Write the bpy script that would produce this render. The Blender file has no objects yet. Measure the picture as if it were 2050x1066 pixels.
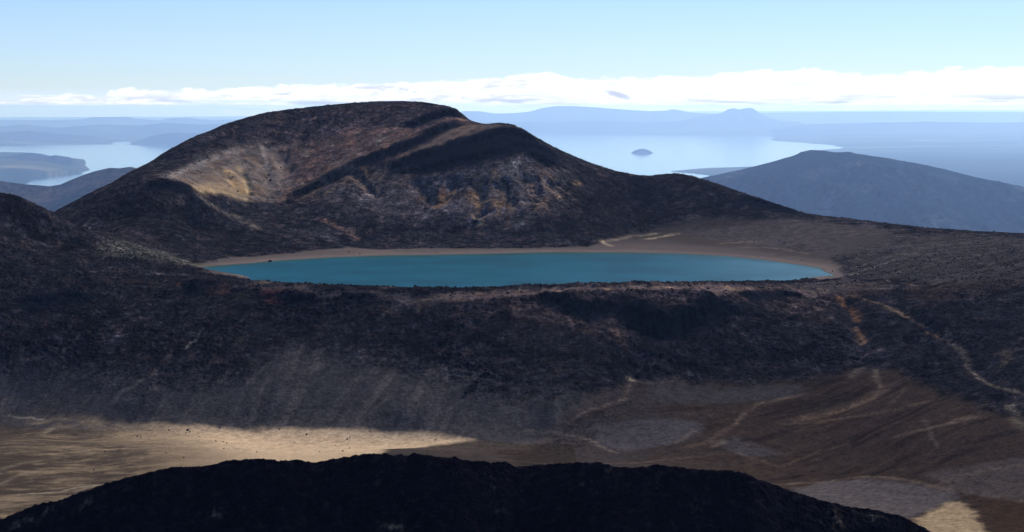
import bpy, math, random
import numpy as np

# ------------------------------------------------------------------ camera, sky, sun, exposure
F = 3825.0            # focal length in pixels of the 2050 px wide photograph
EYE = 212.5           # row of the eye level in that photograph
PITCH = math.atan((533 - EYE) / F)
SUN_EL, SUN_AZ = 38.0, 26.0
SKY_STRENGTH = 0.085
SUN_STRENGTH = 5.0
HAZE_DENSITY = 1.1e-5
EXPOSURE = 0.30

import time as _t
_T0 = _t.time()
scn = bpy.context.scene
COL = scn.collection
cam_d = bpy.data.cameras.new('camera')
cam = bpy.data.objects.new('camera', cam_d)
COL.objects.link(cam)
cam_d.sensor_width = 36.0
cam_d.lens = F / 2050.0 * 36.0
cam_d.clip_start = 0.5
cam_d.clip_end = 900000.0
cam.location = (0, 0, 0)
cam.rotation_euler = (math.pi / 2 - PITCH, 0, 0)
scn.camera = cam

w = bpy.data.worlds.new('World')
scn.world = w
w.use_nodes = True
nt = w.node_tree
nt.nodes.clear()


class NB:
    """small node-tree helper"""
    def __init__(s, t):
        s.t = t

    def n(s, typ, **kw):
        nd = s.t.nodes.new(typ)
        for k, v in kw.items():
            if k == 'ins':
                for a, b in v.items():
                    s.put(nd.inputs[a], b)
            else:
                setattr(nd, k, v)
        return nd

    def put(s, sock, v):
        if isinstance(v, bpy.types.NodeSocket):
            s.t.links.new(v, sock)
        else:
            sock.default_value = v

    def m(s, op, a, b=None, c=None, clamp=False):
        nd = s.t.nodes.new('ShaderNodeMath')
        nd.operation = op
        nd.use_clamp = clamp
        s.put(nd.inputs[0], a)
        if b is not None:
            s.put(nd.inputs[1], b)
        if c is not None:
            s.put(nd.inputs[2], c)
        return nd.outputs[0]

    def mr(s, v, a, b, c, d, smooth=True):
        nd = s.t.nodes.new('ShaderNodeMapRange')
        nd.interpolation_type = 'SMOOTHSTEP' if smooth else 'LINEAR'
        for i, q in enumerate((v, a, b, c, d)):
            s.put(nd.inputs[i], q)
        return nd.outputs[0]

    def mix(s, f, a, b, blend='MIX'):
        nd = s.t.nodes.new('ShaderNodeMix')
        nd.data_type = 'RGBA'
        nd.blend_type = blend
        s.put(nd.inputs[0], f)
        s.put(nd.inputs[6], a)
        s.put(nd.inputs[7], b)
        return nd.outputs[2]

    def noise(s, vec, scale, detail=4, rough=0.55, dist=0.0):
        nd = s.t.nodes.new('ShaderNodeTexNoise')
        s.put(nd.inputs['Vector'], vec)
        nd.inputs['Scale'].default_value = scale
        nd.inputs['Detail'].default_value = detail
        nd.inputs['Roughness'].default_value = rough
        nd.inputs['Distortion'].default_value = dist
        return nd.outputs[0]

    def vec(s, x, y, z):
        nd = s.t.nodes.new('ShaderNodeCombineXYZ')
        for i, q in enumerate((x, y, z)):
            s.put(nd.inputs[i], q)
        return nd.outputs[0]


def build_world():
    b = NB(nt)
    sky = b.n('ShaderNodeTexSky', sky_type='NISHITA', sun_disc=False)
    sky.sun_elevation = math.radians(SUN_EL)
    sky.sun_rotation = math.radians(SUN_AZ)
    sky.altitude = 1800
    sky.air_density = 1.0
    sky.dust_density = 0.15
    sky.ozone_density = 1.4
    tc = b.n('ShaderNodeTexCoord')
    sep = b.n('ShaderNodeSeparateXYZ', ins={0: tc.outputs['Generated']})
    x, y, z = sep.outputs
    zc = b.m('MAXIMUM', z, 0.004)
    b.put(sky.inputs[0], b.vec(x, y, zc)) if len(sky.inputs) else None
    # bank of cumulus low over the horizon: its top edge as a function of azimuth
    az = b.m('ARCTAN2', x, y)
    az01 = b.m('ADD', b.m('DIVIDE', az, 0.56), 0.5)          # -0.28..0.28 rad
    fc = b.n('ShaderNodeFloatCurve', ins={1: az01})
    prof = [(0, 197), (90, 193), (165, 186), (205, 193), (232, 180), (330, 181), (430, 179), (560, 172), (720, 167),
            (900, 162), (1000, 157), (1080, 146), (1170, 157), (1300, 154), (1430, 150), (1560, 142), (1650, 141),
            (1720, 150), (1850, 146), (1910, 138), (2050, 137)]
    pts = []
    for u, v in prof:
        a = math.atan((u - 1025) / F)
        pts.append((a / 0.56 + 0.5, (EYE - v) / F / 0.04))
    cm = fc.mapping
    c = cm.curves[0]
    c.points[0].location = (0.0, pts[0][1])
    c.points[1].location = (1.0, pts[-1][1])
    for p in pts:
        c.points.new(*p)
    cm.update()
    top = b.m('MULTIPLY', fc.outputs[0], 0.04)
    v1 = b.vec(b.m('MULTIPLY', az, 75), b.m('MULTIPLY', z, 210), 0.0)
    n1 = b.noise(v1, 1.0, 8, 0.64, 0.3)
    v2 = b.vec(b.m('MULTIPLY', az, 14), b.m('MULTIPLY', z, 240), 3.7)
    n2 = b.noise(v2, 1.0, 6, 0.55, 0.3)
    edge = b.m('ADD', top, b.m('MULTIPLY', b.m('SUBTRACT', n1, 0.5), 0.0085))
    # the deck is broken on the left, solid on the right
    solid = b.mr(az, -0.25, -0.06, 0.0, 1.0)
    dsoft = b.mr(b.m('SUBTRACT', edge, z), -0.0007, 0.0013, 0.0, 1.0)
    # vertical position inside the deck
    low = b.mr(z, 0.0, b.m('MULTIPLY', top, 0.8), 0.0, 1.0)
    thin = b.mr(b.m('ADD', b.m('ADD', n2, b.m('MULTIPLY', low, 0.36)), b.m('MULTIPLY', solid, 0.12)), 0.46, 0.70, 0.0, 1.0)
    solid2 = b.mr(az, -0.02, 0.05, 0.0, 1.0)
    thin = b.m('MAXIMUM', thin, b.m('MULTIPLY', solid2, 0.88))
    v3 = b.vec(b.m('MULTIPLY', az, 26), b.m('MULTIPLY', z, 330), 9.1)
    n3 = b.noise(v3, 1.0, 5, 0.6, 0.4)
    lowness = b.mr(z, 0.0015, 0.0085, 1.0, 0.0)
    grey = b.m('MULTIPLY', b.mr(n3, 0.46, 0.66, 0.0, 1.0), b.m('MULTIPLY', lowness, 0.75))
    da = b.m('SUBTRACT', az, 0.0555)
    vs = b.m('ADD', b.m('POWER', b.m('DIVIDE', da, 0.0085), 2.0),
             b.m('POWER', b.m('DIVIDE', b.m('ADD', b.m('SUBTRACT', z, 0.0055), b.m('MULTIPLY', da, 0.30)), 0.0020), 2.0))
    wisp = b.mr(b.m('ADD', vs, b.m('MULTIPLY', n1, 2.4)), 1.2, 2.3, 0.7, 0.0)
    grey = b.m('MAXIMUM', grey, wisp)
    v4 = b.vec(b.m('MULTIPLY', az, 60), b.m('MULTIPLY', z, 300), 5.5)
    n4 = b.noise(v4, 1.0, 6, 0.62, 0.5)
    left = b.mr(az, -0.02, 0.08, 0.55, 0.12)
    grey = b.m('MAXIMUM', grey, b.m('MULTIPLY', b.mr(n4, 0.50, 0.68, 0.0, 1.0), left))
    ccol = b.mix(grey, (1.55, 1.6, 1.68, 1), (0.50, 0.60, 0.92, 1))
    ccol = b.mix(b.mr(n1, 0.40, 0.58, 0.3, 0.0), ccol, (0.95, 1.08, 1.35, 1))
    alpha = b.m('MULTIPLY', dsoft, thin)
    alpha = b.m('MULTIPLY', alpha, b.mr(y, 0.0, 0.6, 0.0, 1.0))
    tint = b.mix(1.0, sky.outputs[0], (0.66, 0.79, 1.10, 1), 'MULTIPLY')
    # pale air low over the horizon
    lowair = b.m('MULTIPLY', b.mr(z, 0.0005, 0.011, 1.0, 0.0), 0.8)
    tint = b.mix(lowair, tint, (7.6, 9.2, 12.0, 1))
    bg1 = b.n('ShaderNodeBackground', ins={0: tint, 1: SKY_STRENGTH})
    bg2 = b.n('ShaderNodeBackground', ins={0: ccol, 1: 0.61})
    mx = b.n('ShaderNodeMixShader', ins={0: alpha, 1: bg1.outputs[0], 2: bg2.outputs[0]})
    out = b.n('ShaderNodeOutputWorld', ins={0: mx.outputs[0]})
    return b


build_world()

sd = bpy.data.lights.new('sun', 'SUN')
sun = bpy.data.objects.new('sun', sd)
COL.objects.link(sun)
sd.energy = SUN_STRENGTH
sd.angle = math.radians(0.5)
sd.color = (1.0, 0.93, 0.83)
_e, _a = math.radians(SUN_EL), math.radians(SUN_AZ)
SUN_DIR = (math.sin(_a) * math.cos(_e), math.cos(_a) * math.cos(_e), math.sin(_e))
from mathutils import Vector
sun.rotation_euler = Vector(SUN_DIR).to_track_quat('Z', 'Y').to_euler()

vs = scn.view_settings
scn.display_settings.display_device = 'sRGB'
vs.view_transform = 'Standard'
vs.look = 'None'
vs.gamma = 1.0
vs.exposure = EXPOSURE
vs.use_curve_mapping = False
scn.cycles.use_denoising = True
scn.cycles.max_bounces = 5
scn.cycles.diffuse_bounces = 2
scn.cycles.volume_bounces = 1
scn.cycles.sample_clamp_indirect = 4

# ------------------------------------------------------------------ helpers
cp, sp = math.cos(PITCH), math.sin(PITCH)


def ray(u, v):
    """direction (per unit of depth Y) of a point of the photograph"""
    rx, up = (u - 1025.0) / F, (533.0 - v) / F
    dy = cp + up * sp
    dz = -sp + up * cp
    return rx / dy, dz / dy


def P(u, v, Y):
    rx, rz = ray(u, v)
    return (rx * Y, Y, rz * Y)


rng = np.random.RandomState(7)
_perm = rng.permutation(1024).astype(np.int32)
_ang = rng.rand(1024) * 2 * np.pi
_gx, _gy = np.cos(_ang).astype(np.float32), np.sin(_ang).astype(np.float32)


from concurrent.futures import ThreadPoolExecutor
POOL = ThreadPoolExecutor(4)


def pnoise(x, y, seed=0):
    if x.size > 40000:
        sh = x.shape
        x = x.ravel(); y = y.ravel()
        ch = [slice(i, i + 40000) for i in range(0, x.size, 40000)]
        return np.concatenate(list(POOL.map(lambda c: _pn(x[c], y[c], seed), ch))).reshape(sh)
    return _pn(x, y, seed)


def _pn(x, y, seed=0):
    xi = np.floor(x); yi = np.floor(y)
    xf = (x - xi).astype(np.float32); yf = (y - yi).astype(np.float32)
    xi = xi.astype(np.int32) + seed * 37; yi = yi.astype(np.int32) + seed * 91

    def g(ix, iy, fx, fy):
        h = _perm[(_perm[ix & 1023] + iy) & 1023]
        return _gx[h] * fx + _gy[h] * fy
    u = xf * xf * xf * (xf * (xf * 6 - 15) + 10)
    v = yf * yf * yf * (yf * (yf * 6 - 15) + 10)
    a = g(xi, yi, xf, yf); b = g(xi + 1, yi, xf - 1, yf)
    c = g(xi, yi + 1, xf, yf - 1); d = g(xi + 1, yi + 1, xf - 1, yf - 1)
    return (a + (b - a) * u + (c - a) * v + (a - b - c + d) * u * v) * 1.45


def fbm(x, y, scale, octv=4, seed=0, gain=0.5):
    s = 0; a = 1.0; t = 0; f = 1.0 / scale
    for i in range(octv):
        s = s + a * pnoise(x * f, y * f, seed + i * 3); t += a
        a *= gain; f *= 2.03
    return s / t


def ridged(x, y, scale, octv=4, seed=0, gain=0.5):
    s = 0; a = 1.0; t = 0; f = 1.0 / scale
    for i in range(octv):
        s = s + a * (1 - 2 * np.abs(pnoise(x * f, y * f, seed + i * 5))); t += a
        a *= gain; f *= 2.07
    return s / t


def sstep(a, b, x):
    t = np.clip((x - a) / (b - a), 0, 1)
    return t * t * (3 - 2 * t)


class TPS:
    def __init__(s, pts, smooth=1e-4):
        p = np.array(pts, dtype=np.float64)
        s.c = p[:, :2] / 1000.0
        n = len(p)
        K = s.k(((s.c[:, None, :] - s.c[None, :, :]) ** 2).sum(-1))
        K += np.eye(n) * smooth
        A = np.zeros((n + 3, n + 3))
        A[:n, :n] = K
        A[:n, n] = 1; A[:n, n + 1:] = s.c
        A[n, :n] = 1; A[n + 1:, :n] = s.c.T
        s.w = np.linalg.solve(A, np.concatenate([p[:, 2], np.zeros(3)]))

    def k(s, r2):
        return 0.5 * r2 * np.log(r2 + 1e-12)

    def __call__(s, x, y):
        sh = x.shape
        x = (x.ravel() / 1000.0).astype(np.float32); y = (y.ravel() / 1000.0).astype(np.float32)
        out = np.empty(x.size, dtype=np.float64)
        c = s.c.astype(np.float32); n = len(c)
        wv = s.w[:n].astype(np.float64)

        def work(i):
            xs, ys = x[i:i + 20000], y[i:i + 20000]
            r2 = (xs[:, None] - c[None, :, 0]) ** 2 + (ys[:, None] - c[None, :, 1]) ** 2
            out[i:i + 20000] = (0.5 * r2 * np.log(r2 + 1e-12)).astype(np.float64) @ wv + s.w[n] + s.w[n + 1] * xs + s.w[n + 2] * ys
        list(POOL.map(work, range(0, x.size, 20000)))
        return out.reshape(sh)


def grid_mesh(name, X, Y, Z, mat, color=None, smooth=True, kind='structure', label=None, cat=None, alpha=None):
    nr, nc = X.shape
    co = np.stack([X, Y, Z], -1).reshape(-1, 3).astype(np.float32)
    idx = np.arange(nr * nc, dtype=np.int32).reshape(nr, nc)
    q = np.stack([idx[:-1, :-1], idx[:-1, 1:], idx[1:, 1:], idx[1:, :-1]], -1).reshape(-1, 4)
    return raw_mesh(name, co, q, mat, color, smooth, kind, label, cat, alpha=alpha)


def raw_mesh(name, co, faces, mat, color=None, smooth=True, kind='structure', label=None, cat=None, group=None, link=True, alpha=None):
    k = faces.shape[1]
    me = bpy.data.meshes.new(name)
    me.vertices.add(len(co)); me.vertices.foreach_set('co', co.ravel().astype(np.float32))
    me.loops.add(faces.size); me.loops.foreach_set('vertex_index', faces.ravel().astype(np.int32))
    me.polygons.add(len(faces))
    me.polygons.foreach_set('loop_start', np.arange(0, faces.size, k, dtype=np.int32))
    me.polygons.foreach_set('loop_total', np.full(len(faces), k, dtype=np.int32))
    me.polygons.foreach_set('use_smooth', np.full(len(faces), smooth, dtype=bool))
    me.update(calc_edges=True)
    if color is not None:
        at = me.color_attributes.new('Col', 'FLOAT_COLOR', 'POINT')
        c4 = np.ones((len(co), 4), dtype=np.float32)
        c4[:, :3] = color.reshape(-1, 3)
        if alpha is not None:
            c4[:, 3] = alpha
        at.data.foreach_set('color', c4.ravel())
    me.materials.append(mat)
    o = bpy.data.objects.new(name, me)
    if link:
        COL.objects.link(o)
    tag(o, label, cat, kind, group)
    return o


def tag(o, label=None, cat=None, kind=None, group=None):
    if kind:
        o['kind'] = kind
    if label:
        o['label'] = label
    if cat:
        o['category'] = cat
    if group:
        o['group'] = group


def new_mat(name):
    m = bpy.data.materials.new(name)
    m.use_nodes = True
    m.node_tree.nodes.clear()
    b = NB(m.node_tree)
    pr = b.n('ShaderNodeBsdfPrincipled')
    out = b.n('ShaderNodeOutputMaterial', ins={0: pr.outputs[0]})
    b.pr = pr; b.out = out
    return m, b


def ground_mat(name, speck, bumpd, s1, s2, rough=1.0, spec=0.0):
    """earth and rock: the surveyed colour attribute, broken up by finer stones"""
    m, b = new_mat(name)
    at = b.n('ShaderNodeAttribute', attribute_name='Col')
    geo = b.n('ShaderNodeNewGeometry')
    pos = geo.outputs['Position']
    n1 = b.noise(pos, s1, 5, 0.65)
    n2 = b.noise(pos, s2, 4, 0.6)
    f = b.m('ADD', b.mr(n1, 0.3, 0.7, -1.0, 1.0, False), b.mr(n2, 0.3, 0.7, -0.7, 0.7, False))
    g = b.m('ADD', b.m('MULTIPLY', b.m('MULTIPLY', f, speck), at.outputs['Alpha']), 1.0)
    c = b.n('ShaderNodeVectorMath', operation='SCALE', ins={0: at.outputs['Color'], 'Scale': b.m('MAXIMUM', g, 0.25)})
    b.put(b.pr.inputs['Base Color'], c.outputs[0])
    b.pr.inputs['Roughness'].default_value = rough
    b.pr.inputs['Specular IOR Level'].default_value = spec
    bp = b.n('ShaderNodeBump', ins={'Strength': 1.0, 'Distance': bumpd, 'Height': b.m('MULTIPLY', at.outputs['Alpha'], b.m('ADD', n1, b.m('MULTIPLY', n2, 0.5)))})
    b.put(b.pr.inputs['Normal'], bp.outputs[0])
    return m


# ------------------------------------------------------------------ near terrain: surveyed control points
LAKE_Z = -146.0
C = []                                     # x, y, z


def cpt(u, v, Y):
    C.append(P(u, v, Y))


def on_level(u, v, z):
    rx, rz = ray(u, v)
    Y = z / rz
    return (rx * Y, Y, z)


shore = [(405, 536), (480, 529), (560, 522), (680, 515), (850, 511), (1000, 508), (1200, 506), (1350, 508), (1450, 513),
         (1550, 524), (1620, 534), (1656, 546)]
for u, v in shore:
    x, y, z = on_level(u, v, LAKE_Z)
    C.append((x, y, z))
    C.append((x, y + 22, z + 2.2) if u < 1540 else (x + 13, y + (14 if u < 1640 else 2), z + 2.0))
for u, v in ((1643, 554), (1605, 560), (1560, 564.5)):
    C.append(on_level(u, v, LAKE_Z))
x, y, z = on_level(1643, 554, LAKE_Z)
C.append((x + 10, y - 12, z + 1.6))
# lake bed
for x, y, z in ((-60, 1800, -158), (60, 1780, -160), (0, 1680, -160), (120, 1650, -156), (-150, 1660, -156), (200, 1720, -154), (-200, 1720, -154)):
    C.append((x, y, z))
# hidden near shore just behind the rim
for u in (520, 640, 760, 880, 1000, 1120, 1240, 1360, 1480):
    Y = 1500 + 70 * ((u - 1000) / 480.0) ** 2
    x = (u - 1025) / F * Y
    C.append((x, Y, LAKE_Z - 1))
    C.append((x, Y - 22, LAKE_Z + 3))
# rim in front of the lake: (u, v, depth)
rim = [(430, 543, 1620), (520, 562, 1530), (600, 571, 1485), (660, 577, 1462), (760, 580, 1450), (850, 581, 1446), (950, 579, 1445), (1050, 573, 1448),
       (1150, 569, 1452), (1250, 566, 1455), (1350, 566, 1462), (1450, 567, 1480), (1550, 565, 1520), (1640, 562, 1588), (1680, 552, 1640)]
for r in rim:
    cpt(*r)
for r in [(340, 532, 1600), (250, 520, 1600), (160, 505, 1620), (60, 470, 1640)]:
    cpt(*r)
# wall in front of the rim, top to foot
wall = [(-300, 430, 1640), (-300, 560, 1470), (-300, 700, 1360), (-300, 830, 1290),
        (0, 500, 1560), (0, 600, 1450), (0, 700, 1392), (0, 780, 1360), (0, 832, 1335),
        (250, 560, 1530), (250, 640, 1440), (250, 720, 1375), (250, 800, 1325), (250, 848, 1302),
        (500, 600, 1470), (500, 680, 1395), (500, 760, 1335), (500, 820, 1302), (500, 858, 1284),
        (800, 615, 1420), (800, 690, 1365), (800, 760, 1315), (800, 825, 1275), (800, 870, 1256),
        (1100, 605, 1415), (1100, 680, 1355), (1100, 745, 1310), (1100, 810, 1268), (1100, 875, 1238),
        (1400, 610, 1415), (1400, 680, 1365), (1400, 760, 1318), (1400, 820, 1272), (1400, 880, 1222),
        (1650, 600, 1470), (1650, 680, 1385), (1650, 750, 1322), (1650, 820, 1262), (1650, 900, 1190), (1650, 960, 1135),
        (1900, 570, 1490), (1900, 640, 1385), (1900, 710, 1300), (1900, 780, 1225), (1900, 860, 1145), (1900, 940, 1085), (1900, 1010, 1030),
        (2100, 530, 1500), (2100, 620, 1370), (2100, 700, 1270), (2100, 780, 1190), (2100, 860, 1120), (2100, 940, 1060), (2100, 1030, 985),
        (2500, 500, 1450), (2500, 620, 1300), (2500, 760, 1150), (2500, 900, 1040)]
for r in wall:
    cpt(*r)
# floor of the crater
for u, v, z in [(-300, 900, -213), (-300, 1040, -216), (0, 880, -215.5), (0, 960, -216.5), (0, 1040, -217), (400, 880, -215.6), (400, 940, -216), (300, 1000, -217),
                (800, 900, -215.8), (900, 960, -217), (1100, 930, -216), (1300, 960, -217), (600, 1050, -218), (1000, 1060, -219), (1500, 1000, -216),
                (1700, 1040, -216), (1900, 1066, -214), (2100, 1090, -212), (-600, 950, -210), (1400, 1090, -218), (200, 1100, -218)]:
    C.append(on_level(u, v, z))
# hill face beyond the lake
face = [(250, 490, 1720), (180, 470, 1800), (330, 500, 1760), (330, 450, 1880), (400, 500, 1830), (250, 430, 1930), (330, 400, 1960), (330, 369, 1990), (280, 372, 1985), (385, 380, 1995),
        (380, 440, 1960), (470, 480, 1900), (440, 420, 2030), (500, 440, 2020), (470, 365, 2110), (400, 345, 2130), (340, 345, 2080), (440, 318, 2190),
        (520, 400, 2105), (560, 470, 1960), (600, 430, 2040), (540, 340, 2190), (500, 290, 2250), (620, 300, 2245), (620, 370, 2150), (600, 250, 2310),
        (700, 490, 1955), (700, 440, 2020), (700, 380, 2100), (700, 330, 2170), (700, 270, 2260),
        (850, 485, 1960), (850, 430, 2030), (850, 370, 2095), (850, 310, 2165), (850, 260, 2230), (850, 228, 2300),
        (1000, 485, 1955), (1000, 430, 2010), (1000, 370, 2070), (1000, 310, 2125), (960, 270, 2180),
        (1120, 480, 1965), (1120, 420, 2030), (1120, 350, 2110), (1250, 480, 1990), (1250, 455, 2035), (1250, 400, 2120), (1350, 480, 1986), (1350, 460, 2035), (1350, 400, 2120),
        (1450, 485, 1950), (1450, 460, 2020), (1450, 415, 2100), (1600, 490, 1870), (1600, 455, 1985), (1700, 505, 1790), (1720, 530, 1720), (1750, 470, 1900),
        (1850, 480, 1850), (1800, 530, 1680), (1950, 500, 1720), (1740, 560, 1600), (2100, 490, 1730)]
for r in face:
    cpt(*r)
sky_l = [(115, 429, 2080), (160, 402, 2095), (200, 381, 2110), (260, 345, 2150), (340, 300, 2210), (400, 270, 2255), (460, 246, 2300), (540, 226, 2340), (620, 215, 2370),
         (700, 207, 2385), (770, 203, 2390), (830, 205, 2380), (880, 212, 2360), (922, 226, 2330), (945, 242, 2290), (980, 250, 2250),
         (1020, 249, 2235), (1050, 262, 2235), (1085, 284, 2230), (1130, 305, 2220), (1180, 325, 2215), (1240, 344, 2215), (1300, 353, 2220), (1350, 348, 2210),
         (1400, 358, 2190), (1460, 378, 2160), (1530, 402, 2125), (1600, 425, 2090), (1700, 438, 2035), (1800, 450, 1985), (1900, 460, 1935),
         (2050, 468, 1880), (2250, 476, 1810), (2550, 486, 1740)]
for u, v, Y in sky_l:
    x, y, z = P(u, v, Y)
    C.append((x, y, z))
    k = 1 + 70 / y
    C.append((x * k, y + 70, z - 15))
    k = 1 + 260 / y
    if u % 20 == 0:
        C.append((x * k, y + 260, z - 110))
        k = 1 + 700 / y
        C.append((x * k, y + 700, z - 330))
# knoll on the left
for u, v, Y in [(-250, 398, 1680), (-100, 396, 1685), (0, 403, 1682), (35, 402, 1680), (70, 410, 1680), (100, 424, 1685), (130, 440, 1690), (170, 462, 1700), (120, 470, 1655), (35, 440, 1645)]:
    x, y, z = P(u, v, Y)
    C.append((x, y, z))
    if u < 80:
        C.append((x * 1.03, y + 50, z - 16))
        C.append((x * 1.10, y + 170, z - 62))
for x, y, z in ((-900, 2500, -330), (-1000, 2000, -260), (-1200, 3000, -560), (1000, 2600, -420), (0, 3300, -560), (800, 3200, -560), (-800, 3300, -600), (1200, 2100, -260)):
    C.append((x, y, z))
tps = TPS(C, 2e-5)

# ------------------------------------------------------------------ coarse survey grid: heights, flow lines
GX0, GX1, GY0, GY1, GS = -1000.0, 1000.0, 860.0, 2760.0, 2.5
gx = np.arange(GX0, GX1, GS); gy = np.arange(GY0, GY1, GS)
GXX, GYY = np.meshgrid(gx, gy)
H = tps(GXX, GYY)


def bil(A, x, y):
    fx = np.clip((x - GX0) / GS, 0, len(gx) - 1.001); fy = np.clip((y - GY0) / GS, 0, len(gy) - 1.001)
    ix = fx.astype(np.int32); iy = fy.astype(np.int32)
    fx = fx - ix; fy = fy - iy
    return (A[iy, ix] * (1 - fx) + A[iy, ix + 1] * fx) * (1 - fy) + (A[iy + 1, ix] * (1 - fx) + A[iy + 1, ix + 1] * fx) * fy


def hit(u, v, y0=880.0):
    rx, rz = ray(u, v)
    Y = np.arange(y0, 2700, 1.5)
    g = bil(H, rx * Y, Y) - rz * Y
    k = np.argmax(g > 0)
    if g[k] <= 0:
        k = int(np.argmax(g))
    return (rx * Y[k], Y[k])


def line(px, y0=880.0):
    return np.array([hit(u, v, y0) for u, v in px])


gyv, gxv = np.gradient(H, GS)
mag = np.sqrt(gxv ** 2 + gyv ** 2) + 1e-6
# wander a little so that rills braid
wx = fbm(GXX, GYY, 60, 3, 61) * 0.10
dx, dy = -(gxv) / mag, -(gyv) / mag
dx = dx + wx; nn = np.sqrt(dx * dx + dy * dy); dx /= nn; dy /= nn


def lic(src, steps, h=3.0):
    acc = src.copy()
    for sgn in (1, -1):
        x = GXX.copy(); y = GYY.copy()
        for i in range(steps):
            vx = bil(dx, x, y); vy = bil(dy, x, y)
            x = x + sgn * h * vx; y = y + sgn * h * vy
            acc = acc + bil(src, x, y)
    acc = acc / (2 * steps + 1)
    return (acc - acc.mean()) / acc.std()


FLOW1 = lic(rng.randn(*H.shape), 16)
_s = fbm(GXX, GYY, 11, 2, 44)
FLOW2 = lic(_s, 20, 4.0)


def smoothgrid(A, n):
    for i in range(n):
        A = (A + np.roll(A, 1, 0) + np.roll(A, -1, 0) + np.roll(A, 1, 1) + np.roll(A, -1, 1)) / 5
    return A


def pdist(x, y, L, pad):
    """distance, side and run along a polyline for the points near it"""
    b0 = L.min(0) - pad; b1 = L.max(0) + pad
    ii = np.nonzero((x > b0[0]) & (x < b1[0]) & (y > b0[1]) & (y < b1[1]))[0]
    xs, ys = x[ii], y[ii]
    best = np.full(len(ii), 1e9); side = np.zeros(len(ii)); run = np.zeros(len(ii))
    seg = np.sqrt(((L[1:] - L[:-1]) ** 2).sum(1)); tot = seg.sum(); cum = np.concatenate([[0], np.cumsum(seg)])
    for k in range(len(L) - 1):
        ax, ay = L[k]; bx, by = L[k + 1]
        ex, ey = bx - ax, by - ay
        l2 = ex * ex + ey * ey + 1e-9
        t = np.clip(((xs - ax) * ex + (ys - ay) * ey) / l2, 0, 1)
        qx, qy = xs - (ax + t * ex), ys - (ay + t * ey)
        d = np.sqrt(qx * qx + qy * qy)
        c = ex * qy - ey * qx
        m = d < best
        best[m] = d[m]; side[m] = np.sign(c[m]); run[m] = ((cum[k] + t * seg[k]) / tot)[m]
    return ii, best, side, run


def region(x, y, px, soft=6.0, warp=6.0, wscale=25.0, world=None, seed=5):
    """soft mask of an area whose outline was traced on the photograph and dropped on the ground"""
    L = line(px) if world is None else np.array(world)
    L = np.vstack([L, L[:1]])
    pad = soft + warp + 5
    b0 = L.min(0) - pad; b1 = L.max(0) + pad
    out = np.zeros(x.shape, dtype=np.float32)
    ii = np.nonzero((x > b0[0]) & (x < b1[0]) & (y > b0[1]) & (y < b1[1]))[0]
    if len(ii) == 0:
        return out
    xs = x[ii] + warp * fbm(x[ii], y[ii], wscale, 4, seed, 0.6); ys = y[ii] + warp * fbm(x[ii], y[ii], wscale, 4, seed + 31, 0.6)
    ins = np.zeros(len(ii), dtype=bool); best = np.full(len(ii), 1e9)
    for k in range(len(L) - 1):
        ax, ay = L[k]; bx, by = L[k + 1]
        c = ((ay > ys) != (by > ys)) & (xs < (bx - ax) * (ys - ay) / ((by - ay) + 1e-9) + ax)
        ins ^= c
        ex, ey = bx - ax, by - ay
        t = np.clip(((xs - ax) * ex + (ys - ay) * ey) / (ex * ex + ey * ey + 1e-9), 0, 1)
        d = np.hypot(xs - ax - t * ex, ys - ay - t * ey)
        best = np.minimum(best, d)
    sdist = np.where(ins, best, -best)
    out[ii] = sstep(-soft, soft, sdist)
    return out


# ------------------------------------------------------------------ near terrain mesh
ucols = np.concatenate([np.arange(-900, -60, 14), np.arange(-60, 2110, 1.9), np.arange(2110, 3000, 14)])
yrows = np.concatenate([np.arange(885, 1240, 1.5), np.arange(1240, 1500, 0.95), np.arange(1500, 1760, 1.6), np.arange(1760, 1900, 1.3), np.arange(1900, 2400, 1.25),
                        np.arange(2400, 2560, 8), np.arange(2560, 4200, 60), np.arange(4200, 7001, 400)])
rxs = (ucols - 1025.0) / F
YY, RX = np.meshgrid(yrows, rxs, indexing='ij')
XX = RX * YY
shp = XX.shape
x = XX.ravel(); y = YY.ravel()
z = tps(x, y)
z_tps = z.copy()
core = 1 - sstep(2500, 3100, y)
zfar = -560 - (y - 3100) * 0.36
z = np.where(y > 3100, np.minimum(zfar, -560), z * 1.0)
_m = (y > 2500) & (y <= 3100)
z[_m] = np.minimum(z[_m], -90) * core[_m] + (-560) * (1 - core[_m])
z = np.minimum(z, 30)
del _m

g2x = bil(smoothgrid(gxv, 2), x, y); g2y = bil(smoothgrid(gyv, 2), x, y)
slope = np.hypot(g2x, g2y)
f1 = bil(smoothgrid(FLOW1, 0), x, y); f2 = bil(FLOW2, x, y)

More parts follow.
